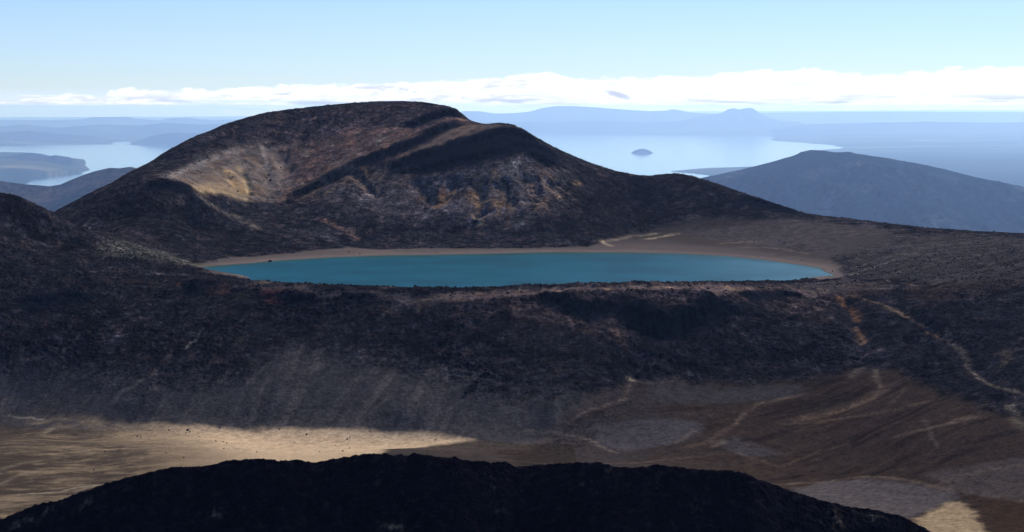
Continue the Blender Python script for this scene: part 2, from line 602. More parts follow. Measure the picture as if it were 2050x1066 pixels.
# cliff bands of old lava (downhill side on the left of each line when walking it right to left in the photo)
BANDS = [  # pixels, half height, reach, face width
    ([(928, 226), (905, 226), (880, 228), (850, 238), (820, 250), (800, 258)], 4.5, 16, 3.0),
    ([(930, 240), (900, 250), (870, 262), (840, 280), (800, 296), (760, 312), (720, 326), (680, 345), (650, 360), (620, 375), (590, 390), (565, 402)], 4.5, 18, 3.0),
    ([(1085, 292), (1050, 272), (1015, 262), (975, 272), (940, 282), (900, 292), (850, 308), (800, 325), (760, 340)], 5.0, 15, 3.2),
    ([(1130, 312), (1090, 300), (1050, 290), (1000, 300), (960, 312), (900, 322), (840, 335), (780, 345)], 3.5, 14, 3.5),
    ([(1110, 335), (1080, 312), (1050, 300)], 3.0, 12, 3.5),
    ([(395, 378), (360, 370), (320, 368), (280, 374)], 2.5, 12, 3.0),
    ([(1600, 424), (1560, 417), (1530, 407), (1480, 392)], 2.4, 14, 4.0),
    ([(1440, 596), (1412, 622), (1370, 642), (1320, 648), (1285, 632), (1262, 602)], 9.0, 18, 4.0),
    ([(1215, 596), (1190, 615), (1150, 612), (1120, 596), (1070, 592)], 4.0, 12, 3.0),
    ([(410, 562), (395, 578), (365, 578)], 4.5, 10, 2.5),
    ([(640, 592), (600, 600), (570, 596), (545, 588)], 3.0, 10, 3.0),
    ([(760, 592), (720, 590), (680, 592)], 2.5, 9, 3.0),
    ([(200, 600), (140, 590), (80, 600), (20, 612)], 2.0, 12, 4.0),
    ([(1620, 590), (1570, 582), (1510, 585), (1470, 595)], 2.5, 12, 3.5),
]
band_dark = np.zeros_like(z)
rockm = np.zeros_like(z)
n_blk = fbm(x, y, 5.0, 3, 27, 0.7)
for px, a, reach, kf in BANDS:
    L = line(px)
    xw = x + 5.0 * fbm(x, y, 12, 4, 17, 0.65); yw = y + 9.0 * fbm(x, y, 14, 4, 19, 0.68)
    ii, d, side, run = pdist(xw, yw, L, reach * 3)
    s = d * side
    taper = sstep(0, 0.12, run) * sstep(0, 0.12, 1 - run)
    vary = 0.75 + 0.5 * fbm(x[ii], y[ii], 22, 3, 23)
    # uphill side: where the ground is farther away
    sgn = -1.0
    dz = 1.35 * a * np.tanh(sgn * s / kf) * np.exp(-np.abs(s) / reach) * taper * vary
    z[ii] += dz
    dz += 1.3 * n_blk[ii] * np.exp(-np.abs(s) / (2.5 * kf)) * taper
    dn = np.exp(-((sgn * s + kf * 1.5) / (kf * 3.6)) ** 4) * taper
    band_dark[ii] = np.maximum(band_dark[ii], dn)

# zones
Zn = {}
Zn['sand'] = region(x, y, [(60, 838), (130, 836), (250, 847), (400, 853), (560, 858), (700, 862), (820, 868), (950, 882), (860, 893), (770, 900), (745, 930), (600, 1000), (260, 1010), (-40, 1060), (-60, 930), (20, 880), (60, 860)], 5, 9, 30)
Zn['sand2'] = region(x, y, [(1890, 1010), (1920, 1004), (1945, 1020), (1975, 1066), (1990, 1100), (1840, 1100), (1830, 1040)], 3, 5, 10)
Zn['lowerscree'] = region(x, y, [(-200, 700), (100, 720), (300, 770), (480, 760), (560, 700), (760, 730), (900, 750), (1000, 790), (1200, 800), (1200, 900), (900, 905), (-200, 905)], 22, 20, 60)
Zn['fan'] = region(x, y, [(1180, 800), (1290, 762), (1420, 770), (1600, 765), (1700, 740), (1800, 745), (1880, 790), (2000, 830), (2200, 850), (2200, 1120), (1200, 1120), (1000, 905), (1100, 880)], 8, 10, 30)
Zn['hillpale'] = region(x, y, [(330, 350), (400, 318), (470, 295), (520, 285), (560, 300), (580, 340), (560, 400), (500, 395), (470, 395), (420, 378), (370, 370)], 17, 20, 26)
Zn['hillyellow'] = region(x, y, [(395, 372), (450, 350), (475, 332), (490, 350), (497, 395), (470, 400), (430, 388)], 6, 8, 18)
Zn['hilltan'] = region(x, y, [(560, 290), (700, 260), (860, 255), (930, 232), (960, 262), (930, 285), (840, 318), (760, 320), (600, 392), (560, 400), (530, 330)], 16, 16, 30)
Zn['hilltan2'] = region(x, y, [(930, 245), (1000, 252), (1040, 262), (950, 285), (800, 330), (780, 330), (850, 290)], 7, 8, 20)
Zn['hillbrown'] = region(x, y, [(640, 360), (760, 345), (900, 345), (1010, 305), (1100, 320), (1160, 360), (1150, 420), (1000, 450), (850, 440), (740, 440), (640, 400)], 24, 25, 50)
Zn['beach'] = region(x, y, [(360, 528), (470, 516), (600, 506), (700, 495), (760, 500), (1000, 498), (1180, 494), (1230, 478), (1330, 472), (1420, 478), (1560, 500), (1650, 512), (1682, 532), (1690, 556), (1640, 560), (1500, 560), (700, 570), (420, 548)], 5, 7, 22)
Zn['rightpale'] = region(x, y, [(1240, 470), (1400, 430), (1600, 440), (1800, 462), (1700, 510), (1660, 520), (1500, 495), (1300, 480)], 14, 16, 40)
Zn['rimtan'] = region(x, y, [(480, 562), (650, 582), (850, 586), (1100, 574), (1300, 570), (1560, 570), (1700, 556), (1800, 575), (1600, 590), (1400, 586), (1000, 592), (860, 610), (800, 600), (640, 590), (500, 575)], 6, 8, 22)
Zn['rightflank'] = region(x, y, [(1700, 475), (1900, 468), (2150, 482), (2150, 560), (1900, 575), (1760, 560), (1690, 545)], 18, 20, 40)
Zn['leftslope'] = region(x, y, [(190, 500), (240, 480), (360, 515), (420, 530), (350, 530), (220, 516)], 9, 10, 20)

smooth_ = np.clip(Zn['sand'] + Zn['sand2'] + Zn['lowerscree'] * 0.9 + Zn['fan'] + Zn['beach'] + 0.75 * Zn['hillpale'] + Zn['hillyellow'] + 0.45 * Zn['hilltan'] + 0.7 * Zn['hilltan2'] + 0.75 * Zn['rightpale'] + 0.45 * Zn['rightflank'] + 0.55 * Zn['rimtan'], 0, 1)
floor = 1 - sstep(0.06, 0.16, slope)
inlake = (z < LAKE_Z - 0.5) & (y > 1400) & (y < 1980) & (z > -175)
rugged = np.clip(1 - smooth_, 0, 1) * np.clip(1 - 0.9 * floor * (y < 1400), 0, 1)
rugged = rugged * (y < 2600)
skyline_calm = 1.0
near = sstep(1760, 1600, y)            # big blocks on the near wall
n_big = ridged(x, y, 34, 4, 3, 0.55)
n_mid = ridged(x, y, 11, 3, 9, 0.6)
n_fin = fbm(x, y, 4.2, 3, 13, 0.7)
patch = sstep(-0.35, 0.35, fbm(x, y, 70, 3, 77))
amp = rugged * (0.35 + 0.65 * patch)
z += amp * (2.0 * (n_big - n_big.mean()) * (0.55 + 0.75 * near) + 1.4 * (n_mid - n_mid.mean()) + (1.2 + 0.9 * near) * n_fin)
z += (1 - rugged) * 0.14 * fbm(x, y, 7, 4, 15) * (1 - 0.6 * Zn['sand'])
# rills
on_slope = sstep(0.12, 0.3, slope) * (y < 2500)
z += on_slope * (0.45 * f1 + 1.1 * f2) * (1 - 0.6 * (y > 1900) * (1 - Zn['hillbrown'])) * (0.45 + 0.55 * smooth_) * (1 - 0.7 * np.clip(Zn['hillpale'] + Zn['hillyellow'], 0, 1)) * np.clip(1 - Zn['beach'], 0, 1) * sstep(1940, 1990, y + 400 * (y < 1600))
# big ravines on the hill face below the crags and in the yellow bowl
RAV = [([(705, 335), (735, 370), (762, 400)], 2.6, 7), ([(830, 350), (850, 385), (868, 415)], 3.0, 9), ([(905, 350), (900, 380), (876, 412)], 3.0, 8),
       ([(950, 350), (958, 380), (960, 410), (962, 440)], 3.2, 9), ([(1000, 355), (1010, 385), (1020, 415)], 3.0, 9), ([(1055, 345), (1065, 380), (1070, 410)], 3.0, 9),
       ([(1105, 360), (1120, 385), (1130, 400)], 2.6, 9), ([(452, 345), (470, 368), (492, 393)], 3.4, 8), ([(478, 340), (492, 362), (497, 392)], 2.6, 6),
       ([(520, 310), (535, 345), (540, 380)], 2.5, 10), ([(560, 300), (575, 340), (565, 385)], 2.5, 10), ([(900, 470), (960, 440)], 1.5, 8), ([(395, 400), (450, 425), (500, 450)], 2.2, 9),
       ([(1770, 600), (1850, 650), (1920, 700), (1960, 745), (2040, 785)], 3.0, 8), ([(1680, 590), (1710, 640), (1725, 690), (1720, 740)], 3.0, 8),
       ([(1290, 690), (1270, 745), (1268, 765)], 3.0, 8), ([(1590, 640), (1620, 700), (1640, 745)], 2.5, 9), ([(410, 645), (380, 690), (330, 720)], 2.2, 8), ([(1000, 700), (1050, 760)], 1.5, 9)]
for px, a, wd in RAV:
    L = line(px)
    ii, d, side, run = pdist(x + 3 * fbm(x, y, 15, 3, 87), y + 3 * fbm(x, y, 15, 3, 88), L, wd * 3)
    z[ii] -= (1.9 if L[:, 1].mean() > 1900 else 1.0) * a * np.exp(-(d / wd) ** 2) * sstep(0, 0.2, run) * sstep(0, 0.15, 1 - run)
z -= 1.9 * Zn['rimtan'] * (y < 1505) * (x > -260) * (x < 240)
# keep the ground round the lake clear of the water, and its bed under it
shore_ring = Zn['beach'] * (y > 1500)
zb = z_tps
z = z * (1 - shore_ring) + (zb + 0.12 * fbm(x, y, 6, 3, 15)) * shore_ring
RIMX = np.array([(u - 1025) / F * Y for u, v, Y in rim]); RIMY = np.array([Y for u, v, Y in rim])
behind_rim = y > np.interp(x, RIMX, RIMY, left=1e5, right=1e5) + 6
in_bed = (zb < LAKE_Z - 0.2) & behind_rim & (y < 2000)
z[in_bed] = np.minimum(z[in_bed], LAKE_Z - 0.25)

# ---- colours (reflectance)
def c3(*c):
    return np.array(c, dtype=np.float32)


def lay(base, col, m):
    m = np.clip(m, 0, 1)[:, None]
    return base * (1 - m) + col * m


n0 = fbm(x, y, 90, 4, 51); n3 = fbm(x, y, 12, 4, 52, 0.65); n4 = fbm(x, y, 4.0, 3, 54, 0.8); n5 = fbm(x, y, 30, 4, 57, 0.6)
colr = np.tile(c3(0.050, 0.043, 0.045), (len(x), 1))
colr = lay(colr, c3(0.105, 0.080, 0.066), sstep(0.0, 0.45, n3 + 0.4 * n5) * 0.8)
colr = lay(colr, c3(0.022, 0.021, 0.027), sstep(0.0, 0.4, -n3 + 0.5 * n4))
colr = lay(colr, c3(0.085, 0.082, 0.088), sstep(0.25, 0.55, fbm(x, y, 20, 4, 71, 0.6)) * 0.6)
colr = lay(colr, c3(0.16, 0.070, 0.035), sstep(0.40, 0.62, fbm(x, y, 28, 4, 72, 0.6)) * 0.45)
# near wall: dark; lower: scree
nw = (y < 1700).astype(np.float32) * sstep(0.1, 0.25, slope)
colr = lay(colr, c3(0.030, 0.028, 0.036), nw * 0.45 * sstep(-0.4, 0.3, n0 + 0.4 * n3))
colr = lay(colr, c3(0.102, 0.094, 0.090), Zn['lowerscree'] * (0.80 + 0.20 * n3))
colr = lay(colr, c3(0.170, 0.142, 0.130), Zn['lowerscree'] * sstep(0.5, 2.2, 1.3 * f1 + 0.2 * f2) * 0.55)
colr = lay(colr, c3(0.060, 0.056, 0.062), Zn['lowerscree'] * sstep(0.3, 2.0, -0.5 * f2 - 1.0 * f1) * 0.5)
colr = lay(colr, c3(0.115, 0.098, 0.096), Zn['rimtan'] * (0.55 + 0.4 * n3))
colr = lay(colr, c3(0.17, 0.135, 0.095), Zn['rimtan'] * sstep(0.15, 0.4, fbm(x, y, 16, 4, 91)) * 0.6)
# fans: grey brown with braided streaks running down the fan
dirx, diry = 0.93, 0.36
al = x * dirx + y * diry; ac = -x * diry + y * dirx
ac2 = ac + 9 * fbm(x, y, 70, 3, 33)
st = fbm(al / 9.0, ac2, 7.5, 4, 35, 0.6)
st2 = fbm(al / 7.0, ac2, 17, 3, 37, 0.55)
right = sstep(60, 160, x - (y - 1250) * 0.2)
colr = lay(colr, c3(0.118, 0.088, 0.070), Zn['fan'])
colr = lay(colr, c3(0.125, 0.108, 0.105), Zn['fan'] * (1 - right) * 0.85)
colr = lay(colr, c3(0.045, 0.033, 0.026), Zn['fan'] * right * sstep(0.0, 0.45, st2 + 0.35 * n3) * 0.7)
colr = lay(colr, c3(0.165, 0.125, 0.098), Zn['fan'] * (0.35 + 0.65 * right) * sstep(0.12, 0.5, st + 0.3 * n3) * 0.6)
colr = lay(colr, c3(0.085, 0.055, 0.038), Zn['fan'] * sstep(0.12, 0.4, -st) * 0.6)
# flat grey outwash lobes on the fan
for px, cc in (([(1190, 860), (1260, 842), (1350, 838), (1405, 852), (1395, 872), (1350, 890), (1250, 905), (1190, 890)], (0.135, 0.125, 0.135)),
               ([(1590, 978), (1650, 965), (1720, 960), (1800, 966), (1900, 985), (1915, 1000), (1840, 1030), (1790, 1060), (1600, 1000)], (0.155, 0.14, 0.145)),
               ([(1435, 885), (1470, 878), (1540, 900), (1580, 910), (1480, 915)], (0.12, 0.11, 0.115)),
               ([(1300, 765), (1430, 775), (1600, 768), (1610, 790), (1450, 810), (1300, 805)], (0.105, 0.096, 0.10)),
               ([(1850, 950), (2060, 915), (2150, 960), (2150, 1010), (2000, 1000), (1900, 975)], (0.135, 0.115, 0.11)),
               ([(1960, 990), (2150, 1010), (2150, 1120), (2000, 1120)], (0.085, 0.058, 0.042))):
    colr = lay(colr, 1.28 * c3(*cc) * c3(1, .98, .94), region(x, y, px, 4, 5, 16) * 0.95)
# sand flat
sandv = c3(0.44, 0.345, 0.245)
sfx = fbm(x / 3.2, y, 9, 4, 41, 0.6)
sd_ = Zn['sand'] * np.clip(1 - sstep(0.10, 0.42, sfx - 0.55 * sstep(-140, -330, x) * -1 - 0.45) * 0.9, 0, 1)
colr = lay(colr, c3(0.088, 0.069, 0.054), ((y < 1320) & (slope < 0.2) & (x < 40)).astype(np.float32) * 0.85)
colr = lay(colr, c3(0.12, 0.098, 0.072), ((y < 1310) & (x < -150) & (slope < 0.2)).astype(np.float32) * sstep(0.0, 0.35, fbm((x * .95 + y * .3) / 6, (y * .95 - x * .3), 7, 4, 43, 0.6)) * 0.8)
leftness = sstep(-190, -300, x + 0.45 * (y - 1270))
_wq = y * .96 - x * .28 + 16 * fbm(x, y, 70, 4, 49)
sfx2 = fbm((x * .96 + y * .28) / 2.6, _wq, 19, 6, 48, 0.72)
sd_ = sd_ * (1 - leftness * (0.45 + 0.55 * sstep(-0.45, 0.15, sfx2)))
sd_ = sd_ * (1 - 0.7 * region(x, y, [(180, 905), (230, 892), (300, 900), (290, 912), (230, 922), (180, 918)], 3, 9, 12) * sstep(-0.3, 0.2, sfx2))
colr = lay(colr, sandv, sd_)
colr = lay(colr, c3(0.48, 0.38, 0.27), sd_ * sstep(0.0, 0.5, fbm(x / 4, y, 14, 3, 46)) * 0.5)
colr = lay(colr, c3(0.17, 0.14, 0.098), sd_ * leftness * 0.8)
colr = lay(colr, c3(0.52, 0.41, 0.28), Zn['sand2'])
# shore
colr = lay(colr, c3(0.185, 0.158, 0.148), Zn['beach'] * 0.92)
bz = np.clip(z - LAKE_Z, -5, 30)
colr = lay(colr, c3(0.245, 0.205, 0.19), Zn['beach'] * (1 - sstep(0.6, 2.4, bz)) * 0.9)
colr = lay(colr, c3(0.12, 0.10, 0.09), Zn['beach'] * (1 - sstep(0.0, 0.35, bz)) * 0.7)
colr = lay(colr, c3(0.125, 0.108, 0.105), Zn['beach'] * sstep(2.5, 6, bz) * 0.75)
colr = lay(colr, c3(0.145, 0.122, 0.112), Zn['rightpale'] * (0.75 + 0.4 * n3))
colr = lay(colr, c3(0.10, 0.085, 0.076), Zn['rightflank'] * (0.7 + 0.5 * n3))
colr = lay(colr, c3(0.135, 0.125, 0.10), Zn['leftslope'] * 0.7)
# hill
up_ = (y > 1900)
colr = lay(colr, c3(0.15, 0.105, 0.090), Zn['hilltan'] * (0.60 + 0.5 * n3))
colr = lay(colr, c3(0.25, 0.145, 0.10), Zn['hilltan'] * sstep(0.1, 0.45, fbm(x, y, 22, 4, 81, 0.6)) * 0.65)
colr = lay(colr, c3(0.20, 0.19, 0.16), Zn['hilltan'] * sstep(0.15, 0.5, fbm(x, y, 18, 4, 82, 0.6)) * 0.6)
colr = lay(colr, c3(0.12, 0.092, 0.075), Zn['hilltan2'] * (0.7 + 0.5 * n3))
colr = lay(colr, c3(0.11, 0.088, 0.078), Zn['hillbrown'] * (0.45 + 0.6 * n3))
colr = lay(colr, c3(0.22, 0.188, 0.17), Zn['hillpale'] * (0.72 + 0.6 * n5))
colr = lay(colr, c3(0.23, 0.165, 0.12), Zn['hillpale'] * sstep(0.0, 0.4, fbm(x, y, 25, 4, 83)) * 0.7)
colr = lay(colr, c3(0.31, 0.235, 0.18), Zn['hillyellow'] * (0.45 + 0.5 * n5))
colr = lay(colr, c3(0.42, 0.27, 0.14), (Zn['hillyellow'] + Zn['hillpale']) * sstep(0.9, 1.9, f2 + 0.3 * f1) * 0.2)
# crags, and hollows under the rim with their shade painted in
colr = np.clip(colr, 0.004, 1) ** 1.25 * 0.98
calm = np.clip(Zn['rimtan'] * 0.5 + Zn['hilltan'] * 0.9 + 0.9 * Zn['hilltan2'] + 0.7 * Zn['hillbrown'], 0, 1)
colr *= (1 - (0.10 + 0.22 * (y < 1700)) * rugged * (1 - calm))[:, None]
hb = np.clip(rugged + 0.6 * Zn['hilltan'] + 0.6 * Zn['hilltan2'] + 0.5 * Zn['hillpale'] * (1 - Zn['hillyellow']), 0, 1)
mott = sstep(-0.05, 0.32, fbm(x, y, 17, 5, 501, 0.68)) * hb
colr *= (1 - 0.55 * mott)[:, None]
mott2 = sstep(0.12, 0.42, fbm(x, y, 13, 4, 503, 0.66)) * rugged
colr *= (1 + 1.2 * mott2)[:, None]
spk = sstep(0.10, 0.50, fbm(x, y, 3.6, 2, 507, 0.8)) * hb
colr *= (1 + 1.0 * spk * (1 - 0.4 * (y > 1900)))[:, None]
spk2 = sstep(0.05, 0.45, fbm(x, y, 5.0, 3, 511, 0.8)) * np.clip(rugged + 0.3 * Zn['fan'] + 0.4 * Zn['rightpale'] + 0.3 * Zn['lowerscree'], 0, 1)
colr *= (1 - 0.5 * spk2 * (1 - 0.4 * (y > 1900)))[:, None]
big = sstep(0.12, 0.38, fbm(x, y, 42, 5, 521, 0.6)) * rugged
colr *= (1 - 0.55 * big)[:, None]
big2 = sstep(0.08, 0.42, fbm(x, y, 55, 5, 523, 0.62)) * rugged
colr *= (1 + 0.9 * big2)[:, None]
rimr = region(x, y, [(880, 590), (1100, 575), (1560, 575), (1700, 590), (1640, 640), (1450, 600), (1420, 650), (1240, 690), (1060, 640), (900, 640)], 12, 18, 30)
colr *= (1 + rimr[:, None] * (c3(1.5, 1.15, 0.9)))
htop = region(x, y, [(420, 275), (560, 228), (700, 212), (800, 208), (880, 218), (900, 232), (800, 262), (640, 275), (500, 285)], 14, 16, 40)
colr *= (1 + htop[:, None] * c3(0.9, 0.65, 0.5))
_cool = np.clip(1 - Zn['sand'] - Zn['beach'] - 0.7 * Zn['lowerscree'] - 0.4 * Zn['rightpale'] - 0.5 * Zn['rimtan'] - Zn['sand2'] - Zn['hillpale'] - Zn['hilltan'] - 1.0 * Zn['fan'], 0, 1)[:, None]
colr *= 1 + _cool * (c3(0.88, 0.95, 1.10) - 1)
colr *= (1 + 0.10 * Zn['lowerscree'] - 0.50 * Zn['fan'] - 0.2 * Zn['rightpale'] - 0.25 * Zn['beach'])[:, None]
colr *= (1 + 0.5 * Zn['hilltan'] + 0.9 * Zn['hillbrown'] + 0.3 * Zn['hilltan2'])[:, None]
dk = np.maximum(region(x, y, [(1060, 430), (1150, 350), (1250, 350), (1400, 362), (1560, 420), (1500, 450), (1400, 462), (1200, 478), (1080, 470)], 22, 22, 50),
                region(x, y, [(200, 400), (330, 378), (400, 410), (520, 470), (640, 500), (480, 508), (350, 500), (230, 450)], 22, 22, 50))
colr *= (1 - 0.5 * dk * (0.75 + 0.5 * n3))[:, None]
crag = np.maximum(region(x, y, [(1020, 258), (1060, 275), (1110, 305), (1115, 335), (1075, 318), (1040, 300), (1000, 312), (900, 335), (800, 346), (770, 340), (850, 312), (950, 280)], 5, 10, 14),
                  region(x, y, [(1245, 598), (1265, 596), (1290, 628), (1330, 640), (1400, 618), (1430, 600), (1420, 630), (1350, 664), (1280, 655), (1250, 625)], 4, 6, 12))  # crescent hollow below the rim: its shadow painted as a dark patch
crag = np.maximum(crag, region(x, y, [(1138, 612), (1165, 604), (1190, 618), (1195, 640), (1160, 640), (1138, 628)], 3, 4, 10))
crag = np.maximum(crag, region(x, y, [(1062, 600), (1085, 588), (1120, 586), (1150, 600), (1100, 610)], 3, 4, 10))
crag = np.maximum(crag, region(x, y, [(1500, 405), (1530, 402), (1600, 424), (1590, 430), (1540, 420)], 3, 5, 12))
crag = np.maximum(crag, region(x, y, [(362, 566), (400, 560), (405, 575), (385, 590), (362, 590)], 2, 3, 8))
colr = lay(colr, c3(0.0035, 0.004, 0.007), np.clip(crag * (0.92 + 0.25 * n3), 0, 0.97))  # dark crag rock, plus painted shade in the rim hollows
colr = lay(colr, c3(0.004, 0.005, 0.009), band_dark * 0.97)  # dark lava faces, with the shade of their steep side painted in

